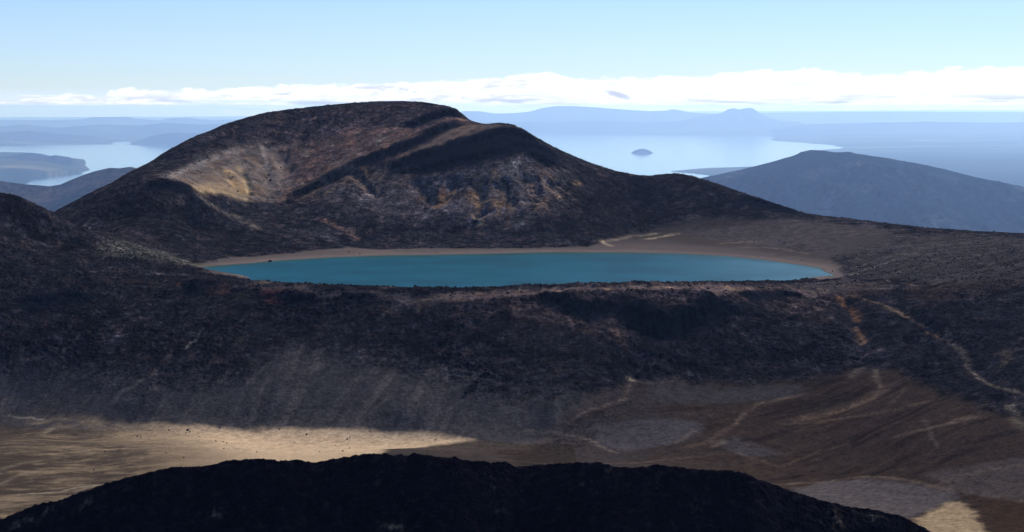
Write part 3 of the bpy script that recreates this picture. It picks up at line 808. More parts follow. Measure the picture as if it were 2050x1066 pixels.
# traced streaks, gully beds and tracks: (pixels, width m, colour, strength)
STREAK = [
    ([(330, 358), (370, 340), (410, 325), (450, 312), (490, 298)], 5, (0.26, 0.23, 0.21), .6),
    ([(524, 292), (528, 310), (535, 326)], 2, (0.42, 0.34, 0.27), .8),
    ([(385, 376), (430, 372), (470, 380)], 6, (0.40, 0.28, 0.15), .8),
    ([(455, 340), (470, 362), (488, 385)], 4.5, (0.50, 0.33, 0.15), .9), ([(400, 380), (440, 384), (476, 396), (500, 402)], 3, (0.46, 0.33, 0.17), .8),
    ([(476, 333), (488, 350), (497, 375), (497, 392)], 3, (0.50, 0.36, 0.18), .8),
    ([(400, 392), (430, 412), (470, 430), (505, 448), (520, 462)], 4, (0.17, 0.145, 0.115), .55),
    ([(585, 355), (575, 385), (562, 405)], 3, (0.24, 0.15, 0.10), .6),
    ([(722, 328), (738, 352), (752, 375), (766, 396)], 1.6, (0.34, 0.21, 0.12), .85),
    ([(650, 344), (690, 340), (725, 330)], 4, (0.22, 0.15, 0.10), .6), ([(700, 345), (720, 365), (735, 385)], 4, (0.17, 0.12, 0.085), .6),
    ([(908, 372), (904, 390), (885, 408), (868, 416)], 2.4, (0.38, 0.21, 0.09), .8), ([(862, 395), (868, 405), (872, 418)], 3, (0.36, 0.2, 0.09), .8),
    ([(850, 352), (858, 378), (866, 400)], 2.2, (0.20, 0.14, 0.11), .6),
    ([(955, 352), (962, 372), (958, 395), (966, 405)], 3, (0.30, 0.18, 0.09), .75), ([(955, 400), (975, 398), (990, 402), (1000, 412)], 4, (0.34, 0.2, 0.09), .7),
    ([(945, 428), (958, 438), (963, 450)], 2.2, (0.34, 0.25, 0.17), .85), ([(972, 428), (963, 440)], 1.5, (0.32, 0.22, 0.14), .8),
    ([(985, 340), (1000, 360), (1010, 385), (1018, 408), (1022, 425)], 2.2, (0.27, 0.19, 0.12), .7),
    ([(1000, 330), (1020, 345), (1035, 365)], 6, (0.19, 0.165, 0.15), .55), ([(1030, 322), (1036, 335)], 5, (0.27, 0.25, 0.25), .6),
    ([(1060, 345), (1070, 375), (1078, 405), (1090, 420)], 3, (0.24, 0.155, 0.10), .7), ([(1070, 412), (1085, 402), (1100, 398)], 3, (0.3, 0.17, 0.08), .6),
    ([(1112, 375), (1122, 390), (1128, 400)], 2, (0.33, 0.22, 0.14), .8), ([(1150, 370), (1160, 365)], 2.5, (0.3, 0.19, 0.1), .6),
    ([(1035, 448), (1050, 452)], 6, (0.18, 0.18, 0.175), .55), ([(1016, 425), (1018, 450), (1012, 462)], 2, (0.19, 0.13, 0.10), .6),
    ([(640, 440), (690, 462), (720, 480)], 3, (0.22, 0.13, 0.10), .6), ([(700, 462), (715, 468)], 5, (0.14, 0.11, 0.10), .5),
    ([(1205, 480), (1215, 490), (1225, 494)], 2, (0.42, 0.33, 0.22), .9), ([(1215, 484), (1260, 474), (1320, 468)], 3, (0.30, 0.24, 0.17), .6),
    ([(1290, 480), (1340, 472), (1360, 468)], 3, (0.33, 0.26, 0.17), .7), ([(1440, 488), (1500, 484), (1520, 486)], 3, (0.30, 0.24, 0.15), .6),
    ([(1480, 495), (1560, 498), (1620, 510)], 2.5, (0.26, 0.20, 0.14), .5),
    ([(1690, 552), (1720, 545), (1750, 535), (1790, 520)], 2, (0.30, 0.26, 0.23), .75), ([(1700, 540), (1740, 526)], 1.6, (0.27, 0.23, 0.19), .7),
    ([(1690, 545), (1740, 520), (1800, 500), (1880, 484), (1980, 474)], 5, (0.03, 0.03, 0.035), .8),
    ([(1740, 545), (1830, 522), (1920, 506), (2050, 484)], 6, (0.035, 0.03, 0.033), .75), ([(1780, 560), (1900, 535), (2050, 515)], 6, (0.03, 0.028, 0.03), .6),
    ([(1800, 496), (1860, 486), (1960, 478), (2050, 474)], 3, (0.13, 0.11, 0.10), .5),
    ([(1700, 530), (1800, 508), (1900, 490), (1960, 482)], 4, (0.085, 0.07, 0.065), .5), ([(1780, 548), (1880, 525), (1940, 515), (2040, 500)], 3, (0.16, 0.12, 0.095), .55),
    ([(1560, 570), (1620, 577), (1680, 584), (1720, 598), (1765, 610), (1800, 622), (1822, 632), (1850, 650), (1880, 672), (1900, 680)], 1.5, (0.24, 0.16, 0.10), .7),
    ([(1770, 612), (1815, 630)], 2.2, (0.36, 0.26, 0.17), .8),
    ([(1900, 680), (1930, 700), (1940, 735), (1965, 755), (1985, 770), (2010, 778), (2050, 792)], 1.9, (0.24, 0.20, 0.155), .7),
    ([(2020, 810), (2035, 840), (2050, 862)], 3, (0.29, 0.25, 0.19), .7), ([(2010, 700), (2018, 720), (2005, 735)], 3, (0.17, 0.14, 0.10), .6),
    ([(1678, 592), (1690, 608)], 2.2, (0.30, 0.15, 0.07), .85), ([(1700, 610), (1712, 622), (1718, 640)], 2.6, (0.30, 0.15, 0.07), .8),
    ([(1714, 652), (1724, 668), (1732, 684)], 2.4, (0.36, 0.21, 0.12), .9),
    ([(1726, 738), (1712, 748), (1702, 756)], 3, (0.24, 0.2, 0.165), .8), ([(1752, 742), (1754, 760), (1766, 778)], 1.8, (0.28, 0.22, 0.16), .8),
    ([(1768, 780), (1745, 798), (1705, 815), (1660, 830), (1600, 842)], 5.5, (0.235, 0.165, 0.115), .8),
    ([(1810, 775), (1800, 795), (1785, 808)], 2, (0.17, 0.13, 0.10), .6),
    ([(1612, 790), (1560, 800), (1520, 810), (1490, 830), (1470, 850)], 2, (0.20, 0.145, 0.11), .7), ([(1470, 850), (1420, 885), (1370, 900)], 2.5, (0.19, 0.13, 0.095), .6),
    ([(1268, 752), (1266, 764)], 2.6, (0.44, 0.36, 0.26), 1.0), ([(1262, 770), (1250, 800), (1215, 815), (1165, 828), (1140, 850)], 1.8, (0.20, 0.15, 0.12), .75),
    ([(1100, 868), (1150, 872), (1190, 885), (1200, 895), (1235, 908)], 1.5, (0.26, 0.21, 0.17), .8), ([(1040, 862), (1120, 866)], 1.5, (0.19, 0.15, 0.12), .7),
    ([(1390, 862), (1372, 880), (1350, 890)], 2, (0.21, 0.17, 0.13), .6), ([(1425, 895), (1450, 885)], 2.5, (0.22, 0.18, 0.13), .7),
    ([(1900, 845), (1940, 838), (1960, 833)], 3.5, (0.20, 0.155, 0.13), .7), ([(1790, 876), (1850, 862), (1910, 846), (1950, 838)], 2.2, (0.21, 0.155, 0.12), .7),
    ([(1500, 970), (1600, 968), (1700, 958), (1760, 956), (1850, 970), (1910, 985)], 1.8, (0.22, 0.165, 0.12), .7), ([(1880, 975), (1960, 990), (2060, 1005)], 3, (0.17, 0.14, 0.12), .6),
    ([(1890, 965), (1960, 945), (2060, 930)], 2, (0.18, 0.14, 0.11), .6),
    ([(405, 655), (398, 670), (385, 682), (370, 695)], 1.3, (0.22, 0.20, 0.19), .8), ([(345, 700), (335, 716)], 1.5, (0.13, 0.12, 0.12), .6),
    ([(310, 740), (304, 752)], 2, (0.26, 0.19, 0.15), .8), ([(290, 760), (270, 770), (245, 785)], 1.5, (0.20, 0.17, 0.15), .7),
    ([(1025, 715), (1050, 740)], 1.4, (0.12, 0.11, 0.11), .5), ([(530, 735), (500, 765)], 1.2, (0.13, 0.12, 0.12), .5),
    ([(770, 720), (750, 740), (735, 750)], 1.3, (0.16, 0.14, 0.135), .5), ([(840, 612), (835, 628)], 2, (0.15, 0.11, 0.09), .5),
    ([(16, 834), (60, 838), (90, 842)], 1.2, (0.42, 0.37, 0.29), .9), ([(110, 840), (170, 845)], 1.1, (0.34, 0.29, 0.22), .7), ([(86, 868), (110, 855)], 2.5, (0.34, 0.30, 0.21), .7),
    ([(30, 992), (120, 985), (160, 976), (230, 968)], 1.5, (0.45, 0.37, 0.26), .85), ([(95, 990), (150, 985), (200, 972)], 1.5, (0.40, 0.33, 0.23), .8),
    ([(0, 940), (60, 925), (120, 918)], 2.5, (0.27, 0.22, 0.16), .7), ([(0, 970), (30, 955), (90, 940)], 2.0, (0.24, 0.19, 0.14), .7),
    ([(690, 720), (640, 760), (560, 805), (470, 852)], 1.0, (0.13, 0.115, 0.115), .5), ([(760, 730), (700, 790), (655, 852)], 0.9, (0.14, 0.12, 0.118), .55),
    ([(800, 760), (770, 800), (700, 856)], 1.2, (0.15, 0.125, 0.12), .55), ([(790, 785), (750, 825), (708, 852)], 1.4, (0.16, 0.13, 0.122), .55),
    ([(825, 770), (832, 800), (800, 852)], 1.0, (0.14, 0.12, 0.118), .5), ([(840, 765), (852, 795), (872, 832)], 1.1, (0.14, 0.12, 0.118), .5),
    ([(857, 770), (866, 800), (884, 835)], 0.9, (0.13, 0.115, 0.115), .5), ([(940, 800), (872, 834), (790, 862)], 1.1, (0.14, 0.12, 0.118), .5),
    ([(530, 735), (510, 765), (450, 800), (330, 842)], 0.9, (0.13, 0.115, 0.115), .5), ([(300, 757), (240, 792), (150, 838)], 0.9, (0.13, 0.115, 0.11), .4),
    ([(620, 740), (560, 790), (480, 845)], 0.8, (0.12, 0.108, 0.11), .45), ([(200, 740), (120, 780), (40, 815)], 0.9, (0.12, 0.108, 0.11), .4), ([(1000, 790), (1010, 830), (1020, 862)], 1.6, (0.13, 0.10, 0.095), .4),
    ([(1040, 780), (1050, 830), (1070, 868)], 1.8, (0.14, 0.105, 0.095), .4),
    ([(1500, 840), (1600, 825), (1720, 800)], 2.2, (0.05, 0.035, 0.028), .6), ([(1580, 915), (1640, 880), (1740, 860), (1860, 845)], 6, (0.05, 0.033, 0.025), .7), ([(1570, 900), (1600, 870), (1700, 835), (1840, 800)], 5, (0.055, 0.037, 0.03), .6),
    ([(1600, 940), (1700, 925), (1840, 890), (1960, 860)], 5, (0.055, 0.038, 0.03), .6), ([(1200, 925), (1350, 925), (1480, 945), (1600, 950)], 2, (0.06, 0.042, 0.034), .6), ([(960, 915), (1100, 930), (1240, 928), (1400, 915)], 1.6, (0.22, 0.16, 0.11), .5),
    ([(1560, 850), (1680, 838), (1790, 822), (1880, 800)], 2.0, (0.20, 0.145, 0.10), .6), ([(1470, 905), (1560, 935), (1640, 905), (1700, 890)], 1.8, (0.17, 0.12, 0.085), .5), ([(1850, 840), (1862, 870), (1880, 900)], 1.2, (0.17, 0.14, 0.12), .6),
    ([(380, 852), (440, 858)], 1.0, (0.26, 0.23, 0.20), .6),
]
for u0 in range(470, 1010, 17):                      # thin debris tongues fanning out down the lower wall
    k = (u0 - 850) / 380.0
    r0 = random.Random(u0)
    v0 = 735 + r0.random() * 55
    du = k * 95 + r0.uniform(-12, 12)
    STREAK.append(([(u0, v0), (u0 + du * .4, v0 + 38), (u0 + du * 0.9, 850 + 18 * r0.random())], r0.uniform(.8, 1.9), (0.12, 0.105, 0.105), r0.uniform(.12, .4)))
for px, wd, cc, stg in STREAK:
    L = line(px)
    xw = x + 2.2 * fbm(x, y, 11, 3, 63); yw = y + 3.5 * fbm(x, y, 11, 3, 64)
    ii, d, side, run = pdist(xw, yw, L, wd * 4 + 6)
    hl = L[:, 1].mean() > 1950
    m = (0.95 if hl else 0.8) * np.exp(-(d / (wd * (1.25 if hl else 1.1))) ** 2) * stg * (0.45 + 0.55 * sstep(-0.25, 0.25, n3[ii])) * sstep(0, 0.1, run + 0.04) * sstep(0, 0.1, 1.04 - run) * np.clip(0.8 + 0.9 * n4[ii], 0, 1)
    colr[ii] = colr[ii] * (1 - m[:, None]) + (1.15 if hl else 0.75) * c3(*cc) * m[:, None]
# red and ochre oxidised ground
for px, cc, s_ in (([(848, 385), (905, 365), (912, 400), (880, 418), (855, 412)], (0.26, 0.14, 0.07), .55), ([(940, 360), (1010, 350), (1030, 415), (985, 425), (945, 412)], (0.25, 0.15, 0.08), .5),
                   ([(1060, 340), (1110, 345), (1140, 400), (1090, 425), (1055, 410)], (0.22, 0.15, 0.11), .5), ([(740, 345), (850, 345), (845, 375), (760, 380)], (0.15, 0.11, 0.09), .4),
                   ([(600, 395), (655, 352), (740, 338), (750, 360), (690, 375), (640, 400)], (0.20, 0.145, 0.10), .5)):
    colr = lay(colr, 0.6 * c3(*cc), region(x, y, px, 12, 20, 20) * s_ * 1.9 * (0.12 + 0.88 * sstep(-0.1, 1.1, f2 + 0.5 * f1)) * (0.8 + 1.6 * n3))
for px, cc, s_ in (([(430, 575), (440, 570), (452, 582), (440, 592)], (0.19, 0.075, 0.04), .7), ([(530, 575), (560, 575), (565, 605), (535, 605)], (0.16, 0.05, 0.04), .6),
                   ([(950, 585), (1080, 578), (1080, 592), (960, 600)], (0.10, 0.05, 0.045), .5), ([(1800, 570), (1960, 560), (2050, 560), (1980, 600), (1850, 610)], (0.13, 0.075, 0.05), .3),
                   ([(1690, 570), (1760, 565), (1780, 590), (1700, 590)], (0.11, 0.07, 0.05), .5), ([(470, 600), (480, 590), (495, 600)], (0.14, 0.12, 0.05), .5)):
    colr = lay(colr, 0.5 * c3(*cc), region(x, y, px, 9, 14, 16) * s_ * (0.6 + 0.8 * n3))
wet = (z < LAKE_Z + 0.03) & behind_rim & (y < 2000)
colr[wet] = c3(0.06, 0.16, 0.18)

c_alpha = 0.12 + 0.88 * np.clip(rugged + 0.35 * Zn['fan'] + 0.25 * Zn['lowerscree'], 0, 1)
TER_Z = z.reshape(shp)
# see c_alpha: stony ground is speckled, sand is not
m_rock = ground_mat('volcanic_ground', 0.95, 1.3, 0.42, 0.15)
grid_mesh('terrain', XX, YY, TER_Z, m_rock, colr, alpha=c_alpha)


def height_at(px_, py_):
    """height of the built ground at a plan position"""
    j = (px_ / py_ - rxs[0])
    jc = np.searchsorted(rxs, px_ / py_) - 1
    ir = np.searchsorted(yrows, py_) - 1
    jc = int(np.clip(jc, 0, len(rxs) - 2)); ir = int(np.clip(ir, 0, len(yrows) - 2))
    return float(min(TER_Z[ir, jc], TER_Z[ir + 1, jc], TER_Z[ir, jc + 1], TER_Z[ir + 1, jc + 1]))


def hit_built(u, v, y0=885.0):
    rx, rz = ray(u, v)
    jc = int(np.clip(np.searchsorted(rxs, rx), 0, len(rxs) - 1))
    colz = TER_Z[:, jc]
    g = colz - rz * yrows
    k = np.nonzero((g > 0) & (yrows > y0))[0]
    k = k[0] if len(k) else int(np.argmax(g))
    return rx * yrows[k], float(yrows[k]), float(colz[k])


# ------------------------------------------------------------------ crater lake
def water_mat(name, deep, rough, bump, scale, spec=0.5, aniso=1.0, shallows=False):
    m, b = new_mat(name)
    geo = b.n('ShaderNodeNewGeometry')
    mp = b.n('ShaderNodeMapping', ins={0: geo.outputs['Position']})
    mp.inputs['Scale'].default_value = (1, aniso, 1)
    n = b.noise(mp.outputs[0], scale, 5, 0.6)
    n2 = b.noise(mp.outputs[0], scale * 0.06, 4, 0.6)
    cc = b.mix(b.mr(n2, 0.35, 0.65, 0.0, 1.0), deep, tuple(c * 1.4 for c in deep[:3]) + (1,))
    if shallows:
        at = b.n('ShaderNodeAttribute', attribute_name='Col')
        cc = b.mix(1.0, cc, at.outputs['Color'], 'MULTIPLY')
    b.put(b.pr.inputs['Base Color'], cc)
    b.pr.inputs['Roughness'].default_value = rough
    b.pr.inputs['IOR'].default_value = 1.33
    b.pr.inputs['Specular IOR Level'].default_value = spec
    bp = b.n('ShaderNodeBump', ins={'Strength': 1.0, 'Distance': bump, 'Height': n})
    b.put(b.pr.inputs['Normal'], bp.outputs[0])
    return m


_sh = np.array([on_level(u, v, LAKE_Z)[:2] for u, v in shore])
lx = np.linspace(_sh[0, 0] - 12, _sh[-1, 0] + 14, 150)
l_far = np.interp(lx, _sh[:, 0], _sh[:, 1]) + 12
l_near = np.minimum(np.interp(lx, RIMX, RIMY) + 8, l_far - 4)
LY = l_near[None, :] + (l_far - l_near)[None, :] * np.linspace(0, 1, 80)[:, None]
LX = np.repeat(lx[None, :], 80, 0)
_d = (l_far[None, :] - 12 - LY) + 8 * fbm(LX, LY, 40, 3, 3)
_s = (1 - sstep(-5, 45, _d))[..., None]
_e = sstep(110, 300, LX + 12 * fbm(LX, LY, 50, 3, 8))[..., None]
lcol = (1 - _s) * np.array([1.0, 1.0, 1.0]) + _s * np.array([3.0, 0.85, 0.50])      # pumice shallows under the far beach
lcol = lcol * (1 - _e * (1 - _s * .6)) + _e * (1 - _s * .6) * np.array([7.0, 1.9, 1.75])
grid_mesh('lake_water', LX, LY, np.full(LX.shape, LAKE_Z), water_mat('crater_lake_water', (0.0045, 0.053, 0.081, 1), 0.4, 0.18, 0.25, 0.022, 1.0, True), lcol)

# ------------------------------------------------------------------ foreground lava ridge
crest = [(-400, 1120), (0, 1040), (60, 1015), (120, 1000), (190, 975), (240, 962), (300, 948), (330, 940), (400, 940), (450, 928), (530, 923), (560, 926), (590, 925),
         (630, 930), (690, 918), (760, 914), (850, 914), (920, 918), (960, 928), (1010, 930), (1030, 938), (1100, 936), (1150, 931), (1200, 930), (1260, 940), (1290, 937), (1340, 938),
         (1390, 943), (1460, 947), (1500, 953), (1540, 968), (1600, 990), (1660, 1008), (1720, 1020), (1780, 1030), (1830, 1045), (1870, 1066), (1950, 1100), (2400, 1300)]
cu = np.array([c[0] for c in crest], float); cv = np.array([c[1] for c in crest], float)
uf = np.concatenate([np.arange(-500, -40, 12), np.arange(-40, 2090, 2.2), np.arange(2090, 2600, 12)])
yf = np.concatenate([np.arange(-30, 330, 10), np.arange(330, 405, 1.0), np.arange(405, 470, 0.22), np.arange(470, 500, 1.0), np.arange(500, 960, 12)])
FY, FU = np.meshgrid(yf, uf, indexing='ij')
CR_Y = 452.0
FX = (FU - 1025) / F * np.maximum(FY, 60)
us = FX / CR_Y * F + 1025
vc = np.interp(us, cu, cv)
cz = np.array([ray(0, q)[1] for q in vc.ravel()]).reshape(vc.shape) * CR_Y
cyl = CR_Y + 5 * fbm(FX, FX * 0 + 3, 30, 3, 5)
dd = FY - cyl
Zf = np.where(dd < 0, cz + dd * 0.80 - 0.004 * np.minimum(0, dd) ** 2 * (np.abs(dd) < 60), cz - dd * 0.45 - 0.0)
Zf = np.where(dd < -60, cz - 48 - 14.4 + (dd + 60) * 0.3, Zf)
walk = -1.75 - np.maximum(FY, 0) * 0.83 - np.maximum(0, FY - 2) * 0.0
Zf = np.maximum(Zf, walk)
Zf = np.maximum(Zf, -260)
rr = 1.0 * np.exp(-np.abs(dd) / 45)
xx_, yy_ = FX.ravel(), FY.ravel()
nz = 0.85 * ridged(xx_, yy_ * 1.4, 7.0, 5, 21, 0.66) + 0.5 * ridged(xx_, yy_, 2.2, 3, 25, 0.6) + 0.22 * fbm(xx_, yy_, 0.7, 2, 29)
topsh = np.exp(-(dd.ravel() / 3.0) ** 2) * 0.3
Zf = Zf + (nz * (1 - 0.45 * topsh)).reshape(Zf.shape) * rr + 0.0
fc_ = np.tile(c3(0.006, 0.0055, 0.009), (len(xx_), 1))
fc_ = lay(fc_, c3(0.021, 0.018, 0.021), sstep(0.0, 0.5, fbm(xx_, yy_ * 2.2, 3.0, 4, 95, 0.75)))
fc_ = lay(fc_, c3(0.055, 0.046, 0.042), sstep(0.35, 0.6, fbm(xx_, yy_ * 2, 2.2, 4, 97, 0.75)) * 0.6)
for u_, v_, wu, wv_, cc, k in ((790, 1052, 22, 6, (0.16, 0.12, 0.08), .8), (1675, 1045, 12, 14, (0.14, 0.10, 0.07), .7), (1750, 1035, 25, 8, (0.08, 0.065, 0.055), .7), (430, 1025, 10, 9, (0.13, 0.11, 0.10), .7),
                               (1225, 958, 16, 5, (0.09, 0.08, 0.07), .6), (980, 985, 10, 4, (0.10, 0.09, 0.08), .6), (1000, 1025, 12, 6, (0.09, 0.08, 0.07), .5), (170, 1025, 14, 8, (0.09, 0.07, 0.06), .6),
                               (60, 1050, 40, 8, (0.10, 0.085, 0.07), .6), (1395, 1010, 12, 14, (0.07, 0.05, 0.05), .5), (1160, 975, 14, 3, (0.10, 0.09, 0.08), .5)):
    rx_, rz_ = ray(u_, v_)
    # plan position on the near face
    Yt = np.arange(400, 470, 0.25); vcc = np.interp(rx_ * Yt / CR_Y * F + 1025, cu, cv); czz = np.array([ray(0, q)[1] for q in vcc]) * CR_Y
    zz = czz + (Yt - CR_Y) * 0.8
    k_ = int(np.argmin(np.abs(zz - rz_ * Yt)))
    px0, py0 = rx_ * Yt[k_], Yt[k_]
    sx, sy = wu * CR_Y / F, max(0.6, wv_ * CR_Y / F / 0.9)
    mm = np.exp(-(((xx_ - px0) / sx) ** 2 + ((yy_ - py0) / sy) ** 2)) * 1.6 * sstep(-0.15, 0.35, fbm(xx_, yy_, 1.6, 3, 99, .7)) * k
    fc_ = lay(fc_, c3(*cc), mm)
m_lava = ground_mat('fresh_lava', 0.7, 0.35, 1.8, 0.5)
grid_mesh('foreground_ridge', FX, FY, Zf, m_lava, fc_)

# ------------------------------------------------------------------ far country: plain, great lake, mountains
FS = 2.8               # the plain lies this much farther and lower than the first survey
FAR_Z = -700.0 * FS


def fp(u, v, z=FAR_Z):
    x_, y_, _z = on_level(u, v, z)
    return (x_, y_)


great = [fp(-900, 300), fp(-200, 296), fp(0, 293), (fp(110, 290)), fp(225, 290), fp(232, 283), fp(262, 284), fp(266, 291), fp(420, 292), fp(520, 280), fp(700, 268), fp(940, 264), fp(1080, 265), fp(1245, 267), fp(1258, 271),
         fp(1400, 272), fp(1535, 273), fp(1552, 276), fp(1544, 282), fp(1600, 286), fp(1655, 290), fp(1692, 297), fp(1640, 302), fp(1620, 318), fp(1560, 331), fp(1500, 335), fp(1420, 337), fp(1330, 343),
         fp(1420, 351), fp(1420, 380), fp(900, 390), fp(300, 382), fp(60, 378), fp(40, 372), fp(100, 352), fp(146, 346), fp(172, 331), fp(150, 322), fp(60, 312), fp(-100, 312), fp(-900, 330)]
GL = np.array(great)
uff = np.concatenate([np.arange(-3500, -150, 110), np.arange(-150, 2200, 3.6), np.arange(2200, 5500, 110)])
yff = FS * np.concatenate([np.geomspace(2600, 14000, 50)[:-1], np.geomspace(14000, 36000, 300)[:-1], np.geomspace(36000, 100000, 200)])
WY, WU = np.meshgrid(yff, uff, indexing='ij')
WX = (WU - 1025) / F * WY
fx_, fy_ = WX.ravel() / FS, WY.ravel() / FS        # survey units
nzb = fbm(fx_, fy_, 9000, 5, 201, 0.55)
# signed distance to the lake polygon, with a ragged shoreline
wxs = fx_ + 180 * fbm(fx_, fy_, 1800, 4, 211, 0.6); wys = fy_ + 240 * fbm(fx_, fy_, 1800, 4, 212, 0.6)
ins = np.zeros(len(fx_), bool); best = np.full(len(fx_), 1e12)
LL = np.vstack([GL, GL[:1]]) / FS
for k in range(len(GL)):
    ax, ay = LL[k]; bx, by = LL[k + 1]
    ins ^= ((ay > wys) != (by > wys)) & (wxs < (bx - ax) * (wys - ay) / ((by - ay) + 1e-9) + ax)
    ex, ey = bx - ax, by - ay
    t = np.clip(((wxs - ax) * ex + (wys - ay) * ey) / (ex * ex + ey * ey + 1e-9), 0, 1)
    best = np.minimum(best, np.hypot(wxs - ax - t * ex, wys - ay - t * ey))
sdl = np.where(ins, -best, best)
uu_ = fx_ / fy_ * F + 1025
far_rise = sstep(30000, 100000, fy_)
tgt = np.interp(uu_, [0, 500, 900, 1300, 1600, 2050], [-610, -560, -430, -330, -250, -235])
landz = -700.0 + 4 + 22 * sstep(0, 1500, sdl) + (tgt - -700.0 - 26) * np.clip((fy_ - 33000) / 67000, 0, 1) * sstep(0, 6000, sdl)
landz += sstep(0, 2500, sdl) * (45 * nzb + 30 * ridged(fx_, fy_, 3200, 4, 221)) * (0.6 + 0.4 * (fy_ > 30000))
penins = region(fx_, fy_, None, 500, 350, 1800, world=[(p[0] / FS, p[1] / FS) for p in (fp(-300, 350), fp(60, 356), fp(138, 345), fp(168, 331), fp(140, 325), fp(60, 318), fp(-300, 322))])
landz += penins * (70 + 40 * ridged(fx_, fy_, 1500, 4, 231))
landz = np.where(sdl > 0, np.maximum(landz, -700.0 + 3), -700.0 - 25)
landz = np.where(fy_ < 9000, np.minimum(landz, -700.0 - 5), landz)
lc = np.tile(c3(0.045, 0.075, 0.045), (len(fx_), 1))
pn = fbm(fx_ / 2.2, fy_, 2600, 5, 241, 0.6)
lc = lay(lc, c3(0.28, 0.28, 0.22), sstep(0.10, 0.40, pn) * sstep(24000, 30000, fy_))
lc = lay(lc, c3(0.03, 0.05, 0.035), 1 - sstep(15000, 22000, fy_))
lc = lay(lc, c3(0.13, 0.15, 0.08), sstep(0.0, 0.4, fbm(fx_, fy_, 4000, 4, 243)) * 0.7 * sstep(15000, 22000, fy_))
lc = lay(lc, c3(0.32, 0.30, 0.20), penins * sstep(0.15, 0.35, fbm(fx_ / 3, fy_, 900, 4, 245)) * 0.8)
m_far = ground_mat('far_country', 0.18, 2.0, 0.004, 0.02)
lc *= 0.55
grid_mesh('ground', WX, WY, landz.reshape(WX.shape) * FS, m_far, lc)

gyl = FS * np.geomspace(12000, 75000, 160); gul = np.arange(-1200, 3200, 40)
QY, QU = np.meshgrid(gyl, gul, indexing='ij')
m_gl = water_mat('great_lake_water', (0.03, 0.07, 0.12, 1), 0.10, 0.8, 0.004, 0.5, 3.0)
grid_mesh('distant_lake_water', (QU - 1025) / F * QY, QY, np.full(QY.shape, FAR_Z), m_gl)

m_bush = ground_mat('forested_slopes', 0.25, 6.0, 0.012, 0.05)
m_bushn = ground_mat('bush_slopes', 0.9, 14.0, 0.012, 0.03)


def _dim(c, k=0.5):
    return tuple(q * k for q in c)


def mountain(name, sil, Y, base, front=0.36, back=0.5, col=(0.04, 0.06, 0.04), col2=(0.10, 0.09, 0.06), nu=260, nt_=90, rough=0.05, gs=900, mat=None, seed=0, scar=None, skew=0.0, power=1.25):
    Y = Y * FS
    gs = gs * FS
    su = np.array([s[0] for s in sil], float); sv = np.array([s[1] for s in sil], float)
    us_ = np.linspace(su[0], su[-1], nu)
    vv = np.interp(us_, su, sv)
    czr = np.array([ray(0, q)[1] for q in vv]) * Y
    czr = np.maximum(czr, base + 1)
    hmax = czr.max() - base
    t = np.concatenate([-np.linspace(1, 0, nt_) ** 1.3, np.linspace(0, 1, nt_ // 3)[1:] ** 1.2])
    T, Cz = np.meshgrid(t, czr, indexing='ij')
    _, XU = np.meshgrid(t, (us_ - 1025) / F * Y, indexing='ij')
    hh = Cz - base
    Wf = hmax / front; Wb = hmax / back
    Yg = Y + np.where(T < 0, T * Wf, T * Wb)
    # local slope follows local height: the foot comes forward only where the crest is high
    reach = np.where(T < 0, Wf, Wb) * (0.35 + 0.65 * (hh / hmax))
    s = np.clip(np.abs(Yg - Y) / reach, 0, 1.6)
    prof = np.clip(1 - s, -0.2, 1)
    prof = np.sign(prof) * np.abs(prof) ** power
    xr, yr = XU.ravel() + skew * (Yg.ravel() - Y), Yg.ravel()
    nz_ = (ridged(xr, yr * 0.45, gs, 5, 300 + seed, 0.55)).reshape(T.shape)
    fl = sstep(0.0, 0.25, np.abs(Yg - Y) / Wf)
    Zg = base + hh * prof + nz_ * hmax * rough * (0.08 + fl) * np.clip(hh / hmax * 1.5, 0.1, 1)
    Zg = np.where(prof <= 0, base - 3 + prof * 30, Zg)
    col = _dim(col, 0.3); col2 = _dim(col2, 0.4)
    cl = np.tile(c3(*col), (xr.size, 1))
    cl = lay(cl, c3(*col2), sstep(0.0, 0.5, fbm(xr, yr, gs * 0.7, 5, 320 + seed, 0.6)))
    if scar is not None:
        for (a_, b_, wd, cc) in scar:
            L = np.array([a_, b_])
            ii, d, sde, rn = pdist(xr, yr, L, wd * 4)
            cl[ii] = lay(cl[ii], c3(*cc), np.exp(-(d / wd) ** 2))
    return grid_mesh(name, xr.reshape(T.shape) - skew * 0, Yg, Zg, mat or m_bush, cl)


# big forested cone on the right
Yp = 8600
mountain('mountain', [(1180, 410), (1300, 384), (1400, 361), (1450, 349), (1500, 338), (1545, 327), (1575, 318), (1595, 312), (1602, 307), (1622, 303), (1650, 305), (1672, 308), (1700, 306), (1715, 311), (1760, 316), (1800, 323), (1850, 333), (1900, 344), (1960, 357), (2050, 374), (2150, 392), (2350, 425), (2500, 440)],
         Yp, FAR_Z, 0.21, 0.5, (0.012, 0.034, 0.050), (0.075, 0.085, 0.09), 520, 200, 0.22, 520, m_bushn, 1, power=1.1,
         scar=[(((1690 - 1025) / F * Yp * FS, (Yp - 330) * FS), ((1708 - 1025) / F * Yp * FS, (Yp - 420) * FS), 5 * FS, (0.16, 0.12, 0.10))])
# small peak just behind its left shoulder
mountain('hill', [(1560, 330), (1590, 311), (1604, 305), (1622, 306), (1660, 330)], 14500, FAR_Z, 0.4, 0.5, nu=60, nt_=40, seed=2)
# dark hills low on the left
mountain('hills', [(-500, 352), (-200, 356), (0, 363), (40, 369), (100, 374), (122, 370), (140, 362), (165, 352), (190, 344), (220, 337), (240, 338), (262, 335), (290, 342), (340, 362), (420, 395), (520, 430)],
         7200, -560 * FS, 0.34, 0.5, (0.045, 0.050, 0.040), (0.13, 0.095, 0.075), 260, 110, 0.08, 520, m_bushn, 3)
